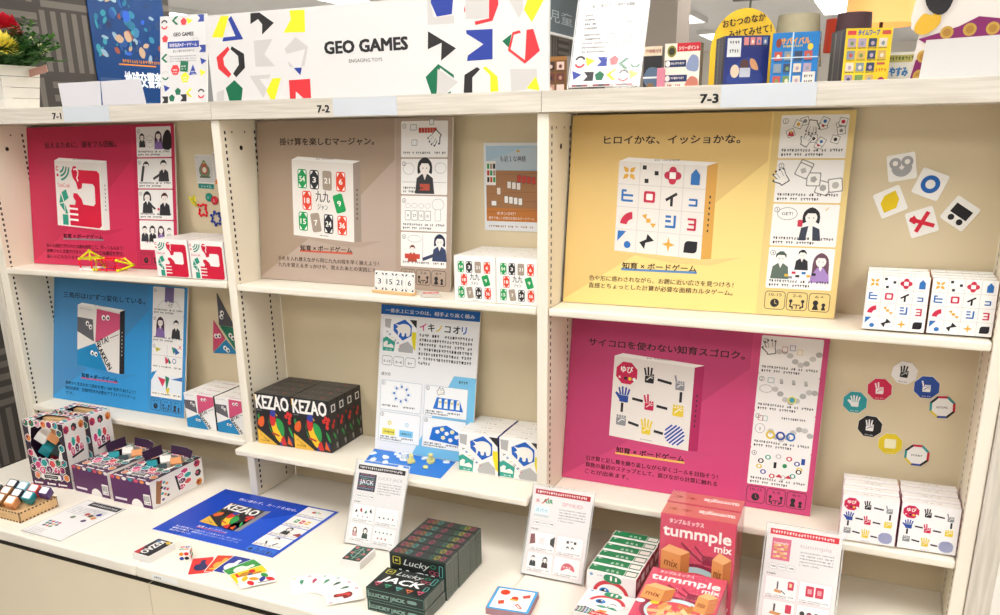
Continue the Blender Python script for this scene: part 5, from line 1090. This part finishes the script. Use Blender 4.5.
def t3(A): A.poly([(14,16),(34,14),(40,20),(18,22)],'#d89a64'); A.rect(22,22,26,38,'#555'); A.rrect(46,22,58,40,2,'#d0405a')
def t4(A): [A.circ(12+14*k,28,5,('#333','#8a4a5a')[k%2]) for k in range(4)]; [A.rect(8+14*k,14,17+14*k,22,('#d0405a','#333')[k%2]) for k in range(4)]
stand('acrylic stand holding the pink-pictured leaflet, right of the pink boxes', 'white leaflet with a bright red heading bar and pink box picture', 1.432, -.117, .015, .36, .157, .216, sheetart('#d8303c', tpic, ttit, '#e8a0b0', (t1, t2, t3, t4)))
# ------------------------------------------------------------------ on top of the shelving
ZT = 1.0896
BAN = [('Y',[(17,150),(51,196),(76,196),(52,148)]),('B',[(49,139),(114,141),(84,195),(74,188),(91,149),(53,148)]),('R',[(64,127),(25,104),(27,77),(57,55),(67,63),(47,84),(46,101),(69,120)]),('K',[(76,127),(112,108),(111,76),(81,55),(72,64),(93,84),(93,104),(72,120)]),('G',[(44,31),(74,49),(98,29),(90,1),(52,1)]),('A',[(145,136),(202,137),(174,104),(203,76),(144,77)]),
('A',[(14,21),(39,28),(35,1),(11,1)]),('K',[(143,197),(170,197),(210,172),(172,148),(175,171),(164,183),(140,173)]),('Y',[(258,196),(301,195),(298,147),(236,149),(260,177)]),('A',[(235,113),(269,138),(303,115),(289,73),(279,72),(294,110),(240,102)]),('A',[(242,86),(253,77),(256,70),(245,73)]),('B',[(257,70),(281,70),(275,53)]),
('A',[(123,57),(187,58),(181,49),(152,49),(173,24),(159,5)]),('Y',[(192,49),(217,49),(194,1),(181,1),(170,21)]),('R',[(240,43),(302,44),(301,1),(279,1),(258,17),(256,1),(239,1)]),('B',[(636,199),(690,199),(685,162),(648,159),(634,188)]),('A',[(626,199),(635,199),(634,188),(641,158),(690,159),(690,143),(625,144)]),
('K',[(625,131),(693,93),(655,69),(658,106),(623,94)]),('G',[(648,63),(686,39),(686,32),(652,55),(641,1),(628,1),(615,37)]),('A',[(646,53),(696,24),(664,1),(642,1)]),('G',[(667,1),(678,6),(677,1)]),('A',[(718,199),(773,199),(772,148),(718,150)]),('R',[(774,199),(794,198),(795,173),(781,143),(741,137),(739,144),(773,148)]),('R',[(714,168),(717,177),(717,161)]),
('B',[(718,128),(781,127),(780,67),(719,66),(721,77),(759,98),(719,121)]),('K',[(712,38),(743,53),(750,48),(731,32),(730,1),(709,1)]),('Y',[(756,51),(764,53),(791,32),(793,2),(774,1),(774,35)]),('A',[(813,192),(851,189),(851,159),(842,144),(817,184)]),('Y',[(865,188),(896,186),(896,174),(871,135),(853,160)]),
('G',[(803,102),(825,115),(818,88)]),('R',[(827,118),(843,121),(846,116),(830,113),(822,85),(855,62),(859,121),(874,122),(889,79),(855,55),(816,83)]),('A',[(821,46),(882,44),(883,26),(859,4),(823,1)]),('Y',[(859,6),(880,29),(888,4),(886,1)])]
GC = {'Y':'#efe62e','B':'#2f439b','R':'#e03a40','K':'#2d2b2c','G':'#1a6e4c','A':'#cdc9c6'}
t = thing('header_board', 'long white header board with bold title and geometric colour shapes', 'sign board', (.004, .0, ZT))
b = MB(); b.box(0, .908, 0, .010, .0005, .200, mat('header_white','#e0dedc',.4)); b.build('foam_board', t)
A = Art(.00008)
for c, p in BAN: A.poly(p, GC[c])
scale_build(A, 'geometric_print', (0,0,0), (1,0,0), (0,0,1), t, .0002)
A = Art(); A.text('GEO GAMES', 350, 97, 37, '#2a2829', w=222, bold=.055); A.text('ENGAGING TOYS', 415, 75, 11, '#4a4849', w=90, bold=.0); scale_build(A, 'title_print', (0,0,0), (1,0,0), (0,0,1), t)
def geo_bits(A, spots, s):
    r = random.Random(12); cs = 'KYBRGABKGY'
    for k, (x, y) in enumerate(spots):
        c = GC[cs[k % 10]]; A.at(x, y, s, s, 0); q = k % 5
        if q == 0: A.ring(0,0,1,.34,c,a0=20,a1=160,n=6); A.ring(0,-.15,1,.34,GC[cs[(k+3) % 10]],a0=200,a1=340,n=6)
        elif q == 1: A.poly([(-.9,.9),(.9,.2),(-.5,-.7)], c)
        elif q == 2: A.poly([(-.9,.8),(.9,.8),(.9,-.8),(-.9,-.8),(-.2,0)], c)
        elif q == 3: A.circ(0,0,.9,c,n=5,a0=PI/2)
        else: A.poly([(-1,0),(.2,1),(.9,.9),(-.3,0),(.9,-.9),(.2,-1)], c)
        A.pop()
t = board_root('info_board', 'small white info board with a blue bar, left of the long header board', -.172, -.002, ZT-.001, .096, .18, .145, .216, 'sign board', .004, '#d9d7d6')
A = Art(.00015); geo_bits(A, [(14,196),(92,200),(126,206),(16,160),(14,112),(16,70),(20,36),(14,8),(55,28),(90,24),(127,22),(132,72),(131,132),(74,200),(48,204),(110,150),(134,100),(72,12),(36,12)], 11)
A.text('GEO GAMES', 42, 165, 13, K, w=62, bold=.03); A.rect(24,136,121,152,'#2f439b'); A.text('知育玩具×ボードゲーム', 30, 139.5, 10, WH, w=84, bold=.02); A.text('楽しく遊びながら学べる', 40,126,6.5,K,w=66,bold=0)
for k in range(3): A.micro(30, 114-6*k, 84, 3, '#8a888a')
A.circ(47,82,14,GC['R'],n=6); A.poly([(62,78),(64,104),(88,102),(86,76)],GC['G']); A.circ(77,62,14,GC['Y'],n=5,a0=PI/2); A.poly([(90,68),(114,68),(102,94)],GC['B'])
for x, y in ((39,80),(66,88),(70,60),(96,74)): A.micro(x,y,16,4,WH,fill=1); A.micro(x+1,y-6,14,3,WH)
scale_build(A, 'board_print', (0,0,0), (1,0,0), (0,0,1), t)
def geo_sheet(A):
    for k in range(9): A.micro(18, 148-9*k-(5 if k > 3 else 0), 116 if k not in (3,) else 60, 4.5, '#4a484a')
    A.text('GEO GAMES', 62, 196, 12, K, w=44, bold=.02); A.micro(50,186,60,3,'#999'); A.text('新しく遊びになって育児と未来展', 30, 166, 8, K, w=90, bold=.04)
    geo_bits(A, [(18,54),(40,52),(66,52),(91,53),(113,46),(137,50),(14,24),(40,22),(64,22),(90,24),(115,22),(136,22)], 12)
    A.rect(6,1,136,5,'#8a3a3a'); [A.rect(16+24*k,1,28+24*k,5,('#3a3438','#c9c4c4')[k%2]) for k in range(5)]
stand('tall acrylic stand with geometric sheet, on the shelf top right of the header board', 'white sheet of grey text above geometric shapes, in the stand on the shelf top', .952, .003, 0, .34, .155, .216, geo_sheet, ZT)
# two blank white cards
for i, (x, y, ya, le, w) in enumerate(((-.536,-.002,.0,.03,.150),(-.3815,-.002,.0,.0,.158))):
    o = thing('blank_card', ('blank white card propped beside the planter', 'blank white card propped nearer the small info board')[i], 'card', (x, y+.03*(i == 5), ZT+.0005), group='blank white cards on the shelf top'); o.rotation_euler = (-le, 0, ya)
    b = MB(); z0 = .0; b.prism([(0,.0),(w-.001,.0),(w+.005,.0615),(-.006,.0605)] if i == 0 else [(.001,.0),(w,.0),(w-.009,.062),(.006,.0605)], -.0012, 0, mat('blank_card_grey_white','#d3d1d6',.5), M_UP); b.build('card_sheet', o)
# planter with artificial flowers
t = thing('flower_planter', 'white slatted tub with yellow and red flowers and green leaves', 'planter', (-.857, .081, ZT))
M_SLAT = mat('white_painted_slat', '#ece6dc', .6, .3, .06, 20); b = MB()
for k in range(4):
    z0, z1 = .0305*k+.0006, .0305*(k+1)-.0008; h0, h1 = .055+.0035*k, .055+.0035*(k+1)
    for r in range(4):
        M = Matrix.Rotation(PI/2*r, 4, 'Z'); v = [(-h0,-h0,z0),(h0,-h0,z0),(h1,-h1,z1),(-h1,-h1,z1),(-h0+.008,-h0+.008,z0),(h0-.008,-h0+.008,z0),(h1-.008,-h1+.008,z1),(-h1+.008,-h1+.008,z1)]
        b.mesh(v, [(0,1,2,3),(5,4,7,6),(3,2,6,7),(1,0,4,5),(0,3,7,4),(2,1,5,6)], M_SLAT, False, M)
b.build('slatted_tub', t); b = MB(); b.box(-.062,.062,-.062,.062,.09,.108, mat('dark_soil','#3a3026',.9)); b.build('planting_soil', t)
M_LEAF = [mat('leaf_green', '#3f7a34', .5, .3, .25, 60), mat('leaf_dark_green', '#2c5a2a', .5, .3, .25, 60), mat('leaf_light_green', '#6a9a4a', .5, .3, .2, 60)]
r = random.Random(21); b = MB(); st = MB()
for k in range(140):
    a = r.uniform(0, 2*PI); q = r.uniform(.02, .075); bx0, by0 = q*math.cos(a)*.8, q*math.sin(a)*.8; L = r.uniform(.07, .17); out = r.uniform(.3, 1.05)
    tip = Vector((bx0+L*out*math.cos(a)+(.020 if math.cos(a) > .2 else 0), by0+L*out*math.sin(a), .112+L*(1.0-.75*out)+r.uniform(-.01,.018))); base = Vector((bx0, by0, .110))
    mid = (base+tip)/2+Vector((0,0,.018)); st.tube([base, mid, tip], .0011, M_LEAF[1], 5)
    for j in range(9):
        f0 = .25+.75*j/8; p = base*(1-f0)**2+mid*2*f0*(1-f0)+tip*f0*f0
        for sgn in (-1, 1):
            d = (tip-base).normalized(); sd_ = d.cross(Vector((0,0,1))).normalized()*sgn; u = (d*.5+sd_*.9+Vector((0,0,r.uniform(-.3,.3)))).normalized(); w_ = u.cross(Vector((0,0,1))).normalized()*.0058; l_ = r.uniform(.017,.027)
            b.face([p, p+u*l_*.5+w_, p+u*l_, p+u*l_*.5-w_], M_LEAF[r.randrange(3) if r.random() < .5 else 0])
st.build('stem', t); b.build('foliage', t)
def bloom(name, c, R, m, n, rings, label):
    b = MB(); rr = random.Random(5)
    for k in range(n):
        z = 1-1.5*(k+.5)/n; rad = math.sqrt(max(0, 1-z*z)); a = k*2.39996; d = Vector((rad*math.cos(a), rad*math.sin(a), z)); s = Vector((-math.sin(a), math.cos(a), 0)); up = d.cross(s)
        c0 = Vector(c)+d*R*.45; tip = Vector(c)+d*R*(1+rr.uniform(-.08,.08)); w_ = R*rings
        b.face([c0, (c0+tip)/2+s*w_+d*.002, tip+up*w_*.3, (c0+tip)/2-s*w_+d*.002], m)
    o = b.build(name, t); o['label'] = label
bloom('chrysanthemum', (.108,-.074,.163), .047, mat('petal_yellow','#f6e566',.5,.3,.12,90), 120, .16, 'yellow chrysanthemum head'); bloom('red_bloom', (.085,-.040,.216), .046, mat('petal_red','#c91f33',.5,.3,.15,60), 46, .42, 'red bloom with broad petals')
for k, (x, y, z) in enumerate(((.135,.0,.188),(.165,.02,.155),(.11,.05,.175))): bloom('cream_bud', (x,y,z), .010, mat('petal_cream','#e9e6b8',.5), 14, .4, 'small cream bud')
b = MB(); b.box(.075,.16,.03,.032,.080,.100, mat('pink_paper_tag','#d9a398',.6)); o = b.build('paper_tag', t); o.rotation_euler = (0, -.15, 0); o['label'] = 'salmon paper tag'

# ------------------------------------------------------------------ behind: a low bookcase and what stands on it
t = thing('low_bookcase', 'low cream bookcase behind the white-topped run, carrying wrapped books', 'bookcase', (1.25, 1.38, FLZ)); b = MB(); b.box(-1.0, .75, -.26, .30, .001, FLZ*-1+1.10, M_METAL); b.build('case_body', t, bevel=.004); b = MB(); b.box(-1.02, .77, -.27, .31, -FLZ+1.1005, -FLZ+1.118, M_FASC); b.build('top_board', t); ZB = 1.1186
def book(name, label, cat, x0, y, yaw, w, d, h, col, art, scol='#6a6560', grp=None, wrap=False, parts=1):
    o = thing(name, label, cat, (x0, y, ZB), yaw, grp); sm = ink(scol); b = MB(); b.box(0, w, 0, d, 0, h, ink(col), side={'l': sm, 'r': sm}); b.build('cover' if not wrap else 'book_block', o)
    A = Art(.0003); A.push(lambda u, v: (u*w, v*h)); art(A); A.pop(); A.build('cover_print', (0,0,0), (1,0,0), (0,0,1), o, .0005)
    if wrap:
        A = Art(.0003)
        for k in range(5): A.rect(.01+k*d/5.2, .004, .005+(k+.8)*d/5.2, h*.97, ('#4a4642','#8a8680','#5f5a66','#77706a','#3f3c44')[k])
        A.build('spine_print', (0,d,0), (0,-1,0), (0,0,1), o, .0005); b = MB(); e = .0015; b.box(-e, w+e, -e, d+e, .0002, h+e, M_WRAP); b.build('shrink_wrap', o)
    return o
def thumbs(A, rows_, cols, x0, y0, x1, y1, pal, seed):
    r = random.Random(seed); dx, dy = (x1-x0)/cols, (y1-y0)/rows_
    for j in range(rows_):
        for i in range(cols):
            x, y = x0+dx*i, y1-dy*(j+1); A.rect(x, y+dy*.25, x+dx*.78, y+dy*.95, r.choice(pal)); A.circ(x+dx*.4, y+dy*.55, dx*.18, r.choice(pal), ry=dy*.18, n=8); A.micro(x, y+.02, dx*.8, dy*.12, '#444', fill=1)
PAL = ['#8a9aa8','#c4574a','#e3d9c8','#3a4a6a','#7a9a5a','#d8b26a','#b5a0b8']
def bk_mag(A): A.rect(0,0,1,1,'#f0e9dd'); A.rect(.35,.83,1,1,'#c9283a'); A.text('シリーポイント',.40,.865,.09,WH,w=.56,bold=.03); A.circ(.2,.84,.13,'#8a8a3a',ry=.12); A.circ(.2,.84,.09,'#3a3a2a',ry=.08); A.rect(.02,.52,.62,.66,'#2a3a6a'); A.micro(.2,.57,.36,.05,WH); A.circ(.1,.59,.07,WH,ry=.06); A.rect(.02,.22,.66,.36,'#2a3a6a'); A.micro(.2,.27,.4,.05,WH); A.circ(.1,.29,.07,WH,ry=.06); A.poly(cls([(.62,.5),(.75,.75),(.95,.7),(.96,.45),(.8,.42)]),'#8a9ac0'); A.poly(cls([(.6,.1),(.75,.32),(.96,.26),(.95,.04)]),'#c47a6a'); A.micro(.1,.12,.4,.05,'#b5432f')
book('puzzle_box', 'red-headed activity box with navy bars, left of the yellow arched sign', 'box', .862, 1.2, .0, .116, .05, .152, '#f0e9dd', bk_mag)
def bk_navy(A): A.rect(.05,.62,.36,.96,'#dfe3e6'); A.micro(.1,.85,.2,.06,K,fill=1); A.micro(.1,.70,.2,.06,K,fill=1); thumbs(A,1,4,.42,.78,.98,.98,['#d88a8a','#e3d9c8','#5a7ab0'],2); A.poly(cls([(.1,.15),(.2,.42),(.4,.58),(.62,.6),(.8,.4),(.86,.15)]),'#27408f'); A.poly(cls([(.58,.58),(.7,.55),(.78,.38),(.62,.42)]),'#d8a070'); A.circ(.46,.48,.1,'#5a3a3a'); A.rect(.36,.25,.6,.42,'#c9cfe0'); A.circ(.25,.36,.1,'#e8d0b8',ry=.12); A.micro(.05,.02,.9,.05,'#c45a5a')
book('wrapped_books', 'shrink-wrapped set of navy books in front of the yellow arched sign', 'books', 1.056, 1.2, .42, .142, .12, .166, '#1e2f7a', bk_navy, '#5a5660', None, True)
def bk_blue(A): A.text('サバイバル',.18,.80,.13,'#f0a82e',w=.62,bold=.05); A.micro(.24,.74,.4,.04,'#e8d04a',fill=1); A.circ(.14,.82,.06,'#8a3a2a',ry=.08); A.circ(.82,.74,.06,'#e8d04a'); thumbs(A,3,4,.06,.03,.92,.68,PAL,4); A.rect(.70,.05,.97,.30,'#e9e6e2'); A.micro(.74,.2,.18,.05,K,fill=1); A.micro(.74,.1,.18,.05,K,fill=1); A.rect(0,.55,1,.57,'#cfe4f4'); A.rect(.42,0,.455,1,'#bcdcf2')
book('wrapped_books', 'bright blue book set tied with white straps, right of the navy set', 'books', 1.202, 1.2, .05, .138, .09, .166, '#1f7fcf', bk_blue, '#3a6a9a', None, True)
def bk_yel(A): A.text('タイムワープ',.26,.885,.11,'#2360b8',w=.46,bold=.05); A.rect(.04,.89,.22,.96,'#e0484a'); A.rect(.78,.89,.96,.96,'#d85a4a'); thumbs(A,4,4,.06,.02,.95,.84,PAL,6); A.rect(.70,.0,.98,.38,'#f2cf2a'); A.micro(.72,.26,.22,.06,'#d8622a',fill=1); A.circ(.85,.1,.08,'#a83a5a',ry=.07)
book('wrapped_books', 'yellow book set with grids of thumbnail covers', 'books', 1.414, 1.2, .38, .139, .13, .168, '#f2d32a', bk_yel, '#4f4c48', None, True)
# arched yellow card
t = thing('arched_sign', 'yellow arched card lettered in black, rising behind the navy books', 'sign', (1.078, 1.42, ZB)); AR = [(-.112,.0),(.112,.0)]+arc(0,.135,.112,0,180,16,.135)
b = MB(); b.prism(AR, -.004, 0, ink('#e3b92a'), M_UP); b.build('card_board', t)
A = Art(.0003); A.text('おむつのなか', -.072, .212, .028, '#3a2a1a', w=.14, bold=.03, rot=.12); A.text('みせてみせて！', -.050, .178, .028, '#3a2a1a', w=.14, bold=.03, rot=.10); A.build('sign_lettering', (0,.004-.004,0), (1,0,0), (0,0,1), t, .0045)
# standee with a plain pattern and blank white card
t = thing('display_standee', 'cut-out display board with purple and gold pattern at the right end', 'sign', (1.72, 1.30, ZB)); SD = [(-.125,0),(.20,0),(.20,.30),(-.115,.30),(-.132,.20),(-.128,.165),(-.105,.15),(-.112,.08)]
b = MB(); b.prism(SD, -.004, 0, mat('standee_card','#efe9e4',.5), M_UP); b.build('card_board', t); A = Art(.0003)
A.poly([(-.118,.002),(-.065,.002),(-.05,.14),(.05,.19),(.18,.17),(.18,.13),(-.02,.118),(-.07,.118),(-.105,.075)],'#8a2a6a'); A.poly([(-.105,.135),(-.05,.15),(0,.165),(.17,.16),(.17,.12),(-.08,.12)],'#8a2a6a')
for x, y in ((-.09,.03),(-.085,.085),(-.06,.06),(-.03,.15),(.03,.155),(.09,.155),(.14,.15),(-.095,.012)): A.circ(x,y,.018,'#c9a24a'); A.circ(x,y,.011,'#b5853a')
A.poly(cls([(-.12,.17),(-.10,.205),(-.075,.20),(-.06,.215),(-.05,.18),(-.08,.15),(-.11,.15)]),'#e8b93a'); A.poly(cls([(-.10,.30),(-.095,.23),(-.06,.20),(-.03,.22),(-.02,.30)]),'#2a282c'); A.text('んす',.135,.225,.035,'#3a3634',bold=0); A.build('pattern_print', (0,0,0), (1,0,0), (0,0,1), t, .0045)
t = thing('blank_card', 'large blank white card in front of the patterned display board', 'card', (1.628, 1.2, ZB), 0); b = MB(); b.prism([(.0,.0),(.30,.0),(.30,.132),(.008,.124)], -.003, 0, mat('blank_card_white','#dedede',.5), M_UP); b.build('card_sheet', t)
def bk_r(A): A.rect(0,.72,1,.92,'#b8b060'); A.micro(.05,.78,.9,.1,'#5a6a3a',fill=1); A.text('やすみ',.1,.34,.3,'#2f7fc0',w=.55,bold=.05); A.rect(0,0,1,.2,'#3a6a9a'); A.circ(.85,.2,.15,'#8a5a6a',ry=.2)
book('picture_book', 'pale picture book between the yellow set and the blank card', 'book', 1.535, 1.36, .1, .095, .02, .105, '#e9e6da', bk_r)
def bk_l(A): A.rect(0,.9,1,1,'#a0703a'); thumbs(A,3,3,.05,.02,.98,.88,['#6a3a3a','#e0c8c0','#3a2a2a','#b58a7a'],9)
book('wooden_box', 'brown box with rows of pictures, in the gap left of the acrylic stand', 'box', .405, 1.2, .0, .115, .06, .130, '#7a5530', bk_l)
def bk_m(A): A.rect(0,.80,1,1,'#e3d3bc'); A.micro(.1,.86,.8,.08,'#b5432f',fill=1); A.poly(cls([(.0,.3),(.3,.55),(.9,.5),(.95,.2),(.4,.1)]),'#5a6f8a'); A.rect(0,.32,1,.36,'#dfe6ea'); A.circ(.4,.15,.2,'#8a6a4a',ry=.08)
book('picture_book', 'dark picture book with cream heading, right of the acrylic stand', 'book', .786, 1.22, .0, .062, .03, .148, '#2f2f33', bk_m)
b = MB(); b.prism(rpoly(.022,.030,.004), 0, .075, mat('pink_plush','#d98aa0',.8), None); t = thing('pink_holder', 'small pink holder beside the taupe pillar', 'holder', (.862, 1.16, ZB)); b.build('holder_body', t, bevel=.003)
# poster on the striped wall
t = thing('wall_poster', 'deep blue poster with colourful patches on the striped wall', 'poster', (-1.1985, .725, 1.09)); b = MB(); b.box(0, .004, 0, .375, 0, .52, ink('#143c72', .25)); b.build('poster_sheet', t)
A = Art(.0003); r = random.Random(31)
for k in range(90): A.at(r.uniform(.02,.35), r.uniform(.20,.5), r.uniform(.005,.022), r.uniform(.005,.022), r.uniform(0,3)); A.poly(cls([(-1,-.6),(.2,-1),(1,.3),(.1,1),(-.8,.5)]), r.choice(['#1f6a8a','#2f8a9a','#123a6a','#2a7a9a','#8aa6b8','#b59a80','#8a4a3a','#2a5ac0','#1a2f5a','#1a4a8a','#35729a'])); A.pop()
A.text('地球交響楽', .13, .105, .062, '#e4eef4', w=.19, bold=.03); A.rect(.11,.18,.3,.185,'#d88a2a'); A.micro(.13,.19,.2,.012,'#e89a3a',fill=1); A.rect(.01,.02,.11,.13,'#2a4a7a'); A.micro(.02,.10,.08,.012,'#cfe0ea'); A.micro(.02,.03,.3,.012,'#9ab8d0'); A.build('poster_print', (.004,0,0), (0,1,0), (0,0,1), t, .0004)
# pendant lamps far behind
def shade(name, label, x, y, z0, z1, r0, r1, m, glow=None):
    t = thing(name, label, 'floor lamp', (x, y, z0), group='drum shade lamps'); h = z1-z0
    b = MB(); b.lathe([(r0,0),(r1,h)], m, 40); b.lathe([(r0-.006,.0005),(r1-.006,h-.0005)], m, 40); ls_ = b.build('lamp_shade', t)
    b = MB(); b.tube([(0,0,h*.5),(0,0,FLZ-z0+.012)], .012, mat('lamp_pole','#3a3836',.6), 8); b.lathe([(.0001,FLZ-z0+.022),(.13,FLZ-z0+.018),(.14,FLZ-z0+.001)], mat('lamp_pole','#333'), 24); b.build('pole', t)
    b = MB(); b.ball((0,0,h*.45), .045, glow or mat('unlit_bulb','#e8e2d8',.3), 12); b.build('bulb', ls_)
M_OR = emis('glowing_orange_fabric', '#f2b268', .85)
shade('drum_lamp', 'large glowing orange drum lamp above the yellow books', 1.40, 5.0, 1.635, 1.95, .235, .225, M_OR, emis('warm_bulb','#ffd9a0',4))
shade('drum_lamp', 'dark plum drum lamp standing left of the orange one', 1.26, 4.4, 1.42, 1.66, .115, .100, mat('plum_fabric','#4a3438',.7,.2,.05,30))
shade('drum_lamp', 'khaki drum lamp above the bright blue books', .93, 4.4, 1.36, 1.67, .160, .125, mat('khaki_fabric','#938b72',.7,.2,.05,30))
shade('drum_lamp', 'small red drum lamp between khaki and plum ones', 1.09, 5.6, 1.52, 1.75, .095, .09, mat('red_fabric','#d8482f',.6))
t = thing('ceiling_spot', 'small grey spotlight hanging from the ceiling rail', 'spotlight', (.18, 7.2, CEZ)); b = MB(); b.box(-.16,.16,-.03,.03,-.03,-.0005,mat('grey_rail','#8a8a88',.5)); b.build('track_rail', t); b = MB(); b.lathe([(.0001,-.34),(.05,-.33),(.055,-.2),(.03,-.16),(.0001,-.15)], mat('spot_body','#a5a29c',.5), 16); b.build('spot_head', t); b = MB(); b.tube([(0,0,-.16),(0,0,-.03)], .01, mat('grey_rail','#888'), 8); b.build('spot_stem', t)

# ------------------------------------------------------------------ light and camera
w = bpy.data.worlds.new('store_ambient'); SC.world = w; w.use_nodes = True
bg = w.node_tree.nodes['Background']; bg.inputs['Color'].default_value = lin('#fffaf4'); bg.inputs['Strength'].default_value = .35
cam = bpy.data.cameras.new('camera'); co = bpy.data.objects.new('camera', cam); COL.objects.link(co)
rx, ry, rz = .3127, .4296, -.0159
def Rm(a, ax): return Matrix.Rotation(a, 3, ax)
R = Rm(rx,'X') @ Rm(ry,'Y') @ Rm(rz,'Z') @ Matrix(((1,0,0),(0,0,-1),(0,1,0)))       # world -> image axes (right, down, forward)
Rc = (Matrix(((1,0,0),(0,-1,0),(0,0,-1))) @ R).transposed().to_4x4()
co.matrix_world = Matrix.Translation((1.5948, -1.777, 1.0182)) @ Rc
cam.sensor_width = 36; cam.lens = 848.88*36/1000; cam.shift_x = (500-492.1)/1000; cam.shift_y = (395.2-307.5)/1000; cam.clip_start = .05
SC.camera = co
vs = SC.view_settings; SC.display_settings.display_device = 'sRGB'; vs.view_transform = 'Standard'; vs.look = 'None'; vs.exposure = -0.16; vs.gamma = 1; vs.use_curve_mapping = False
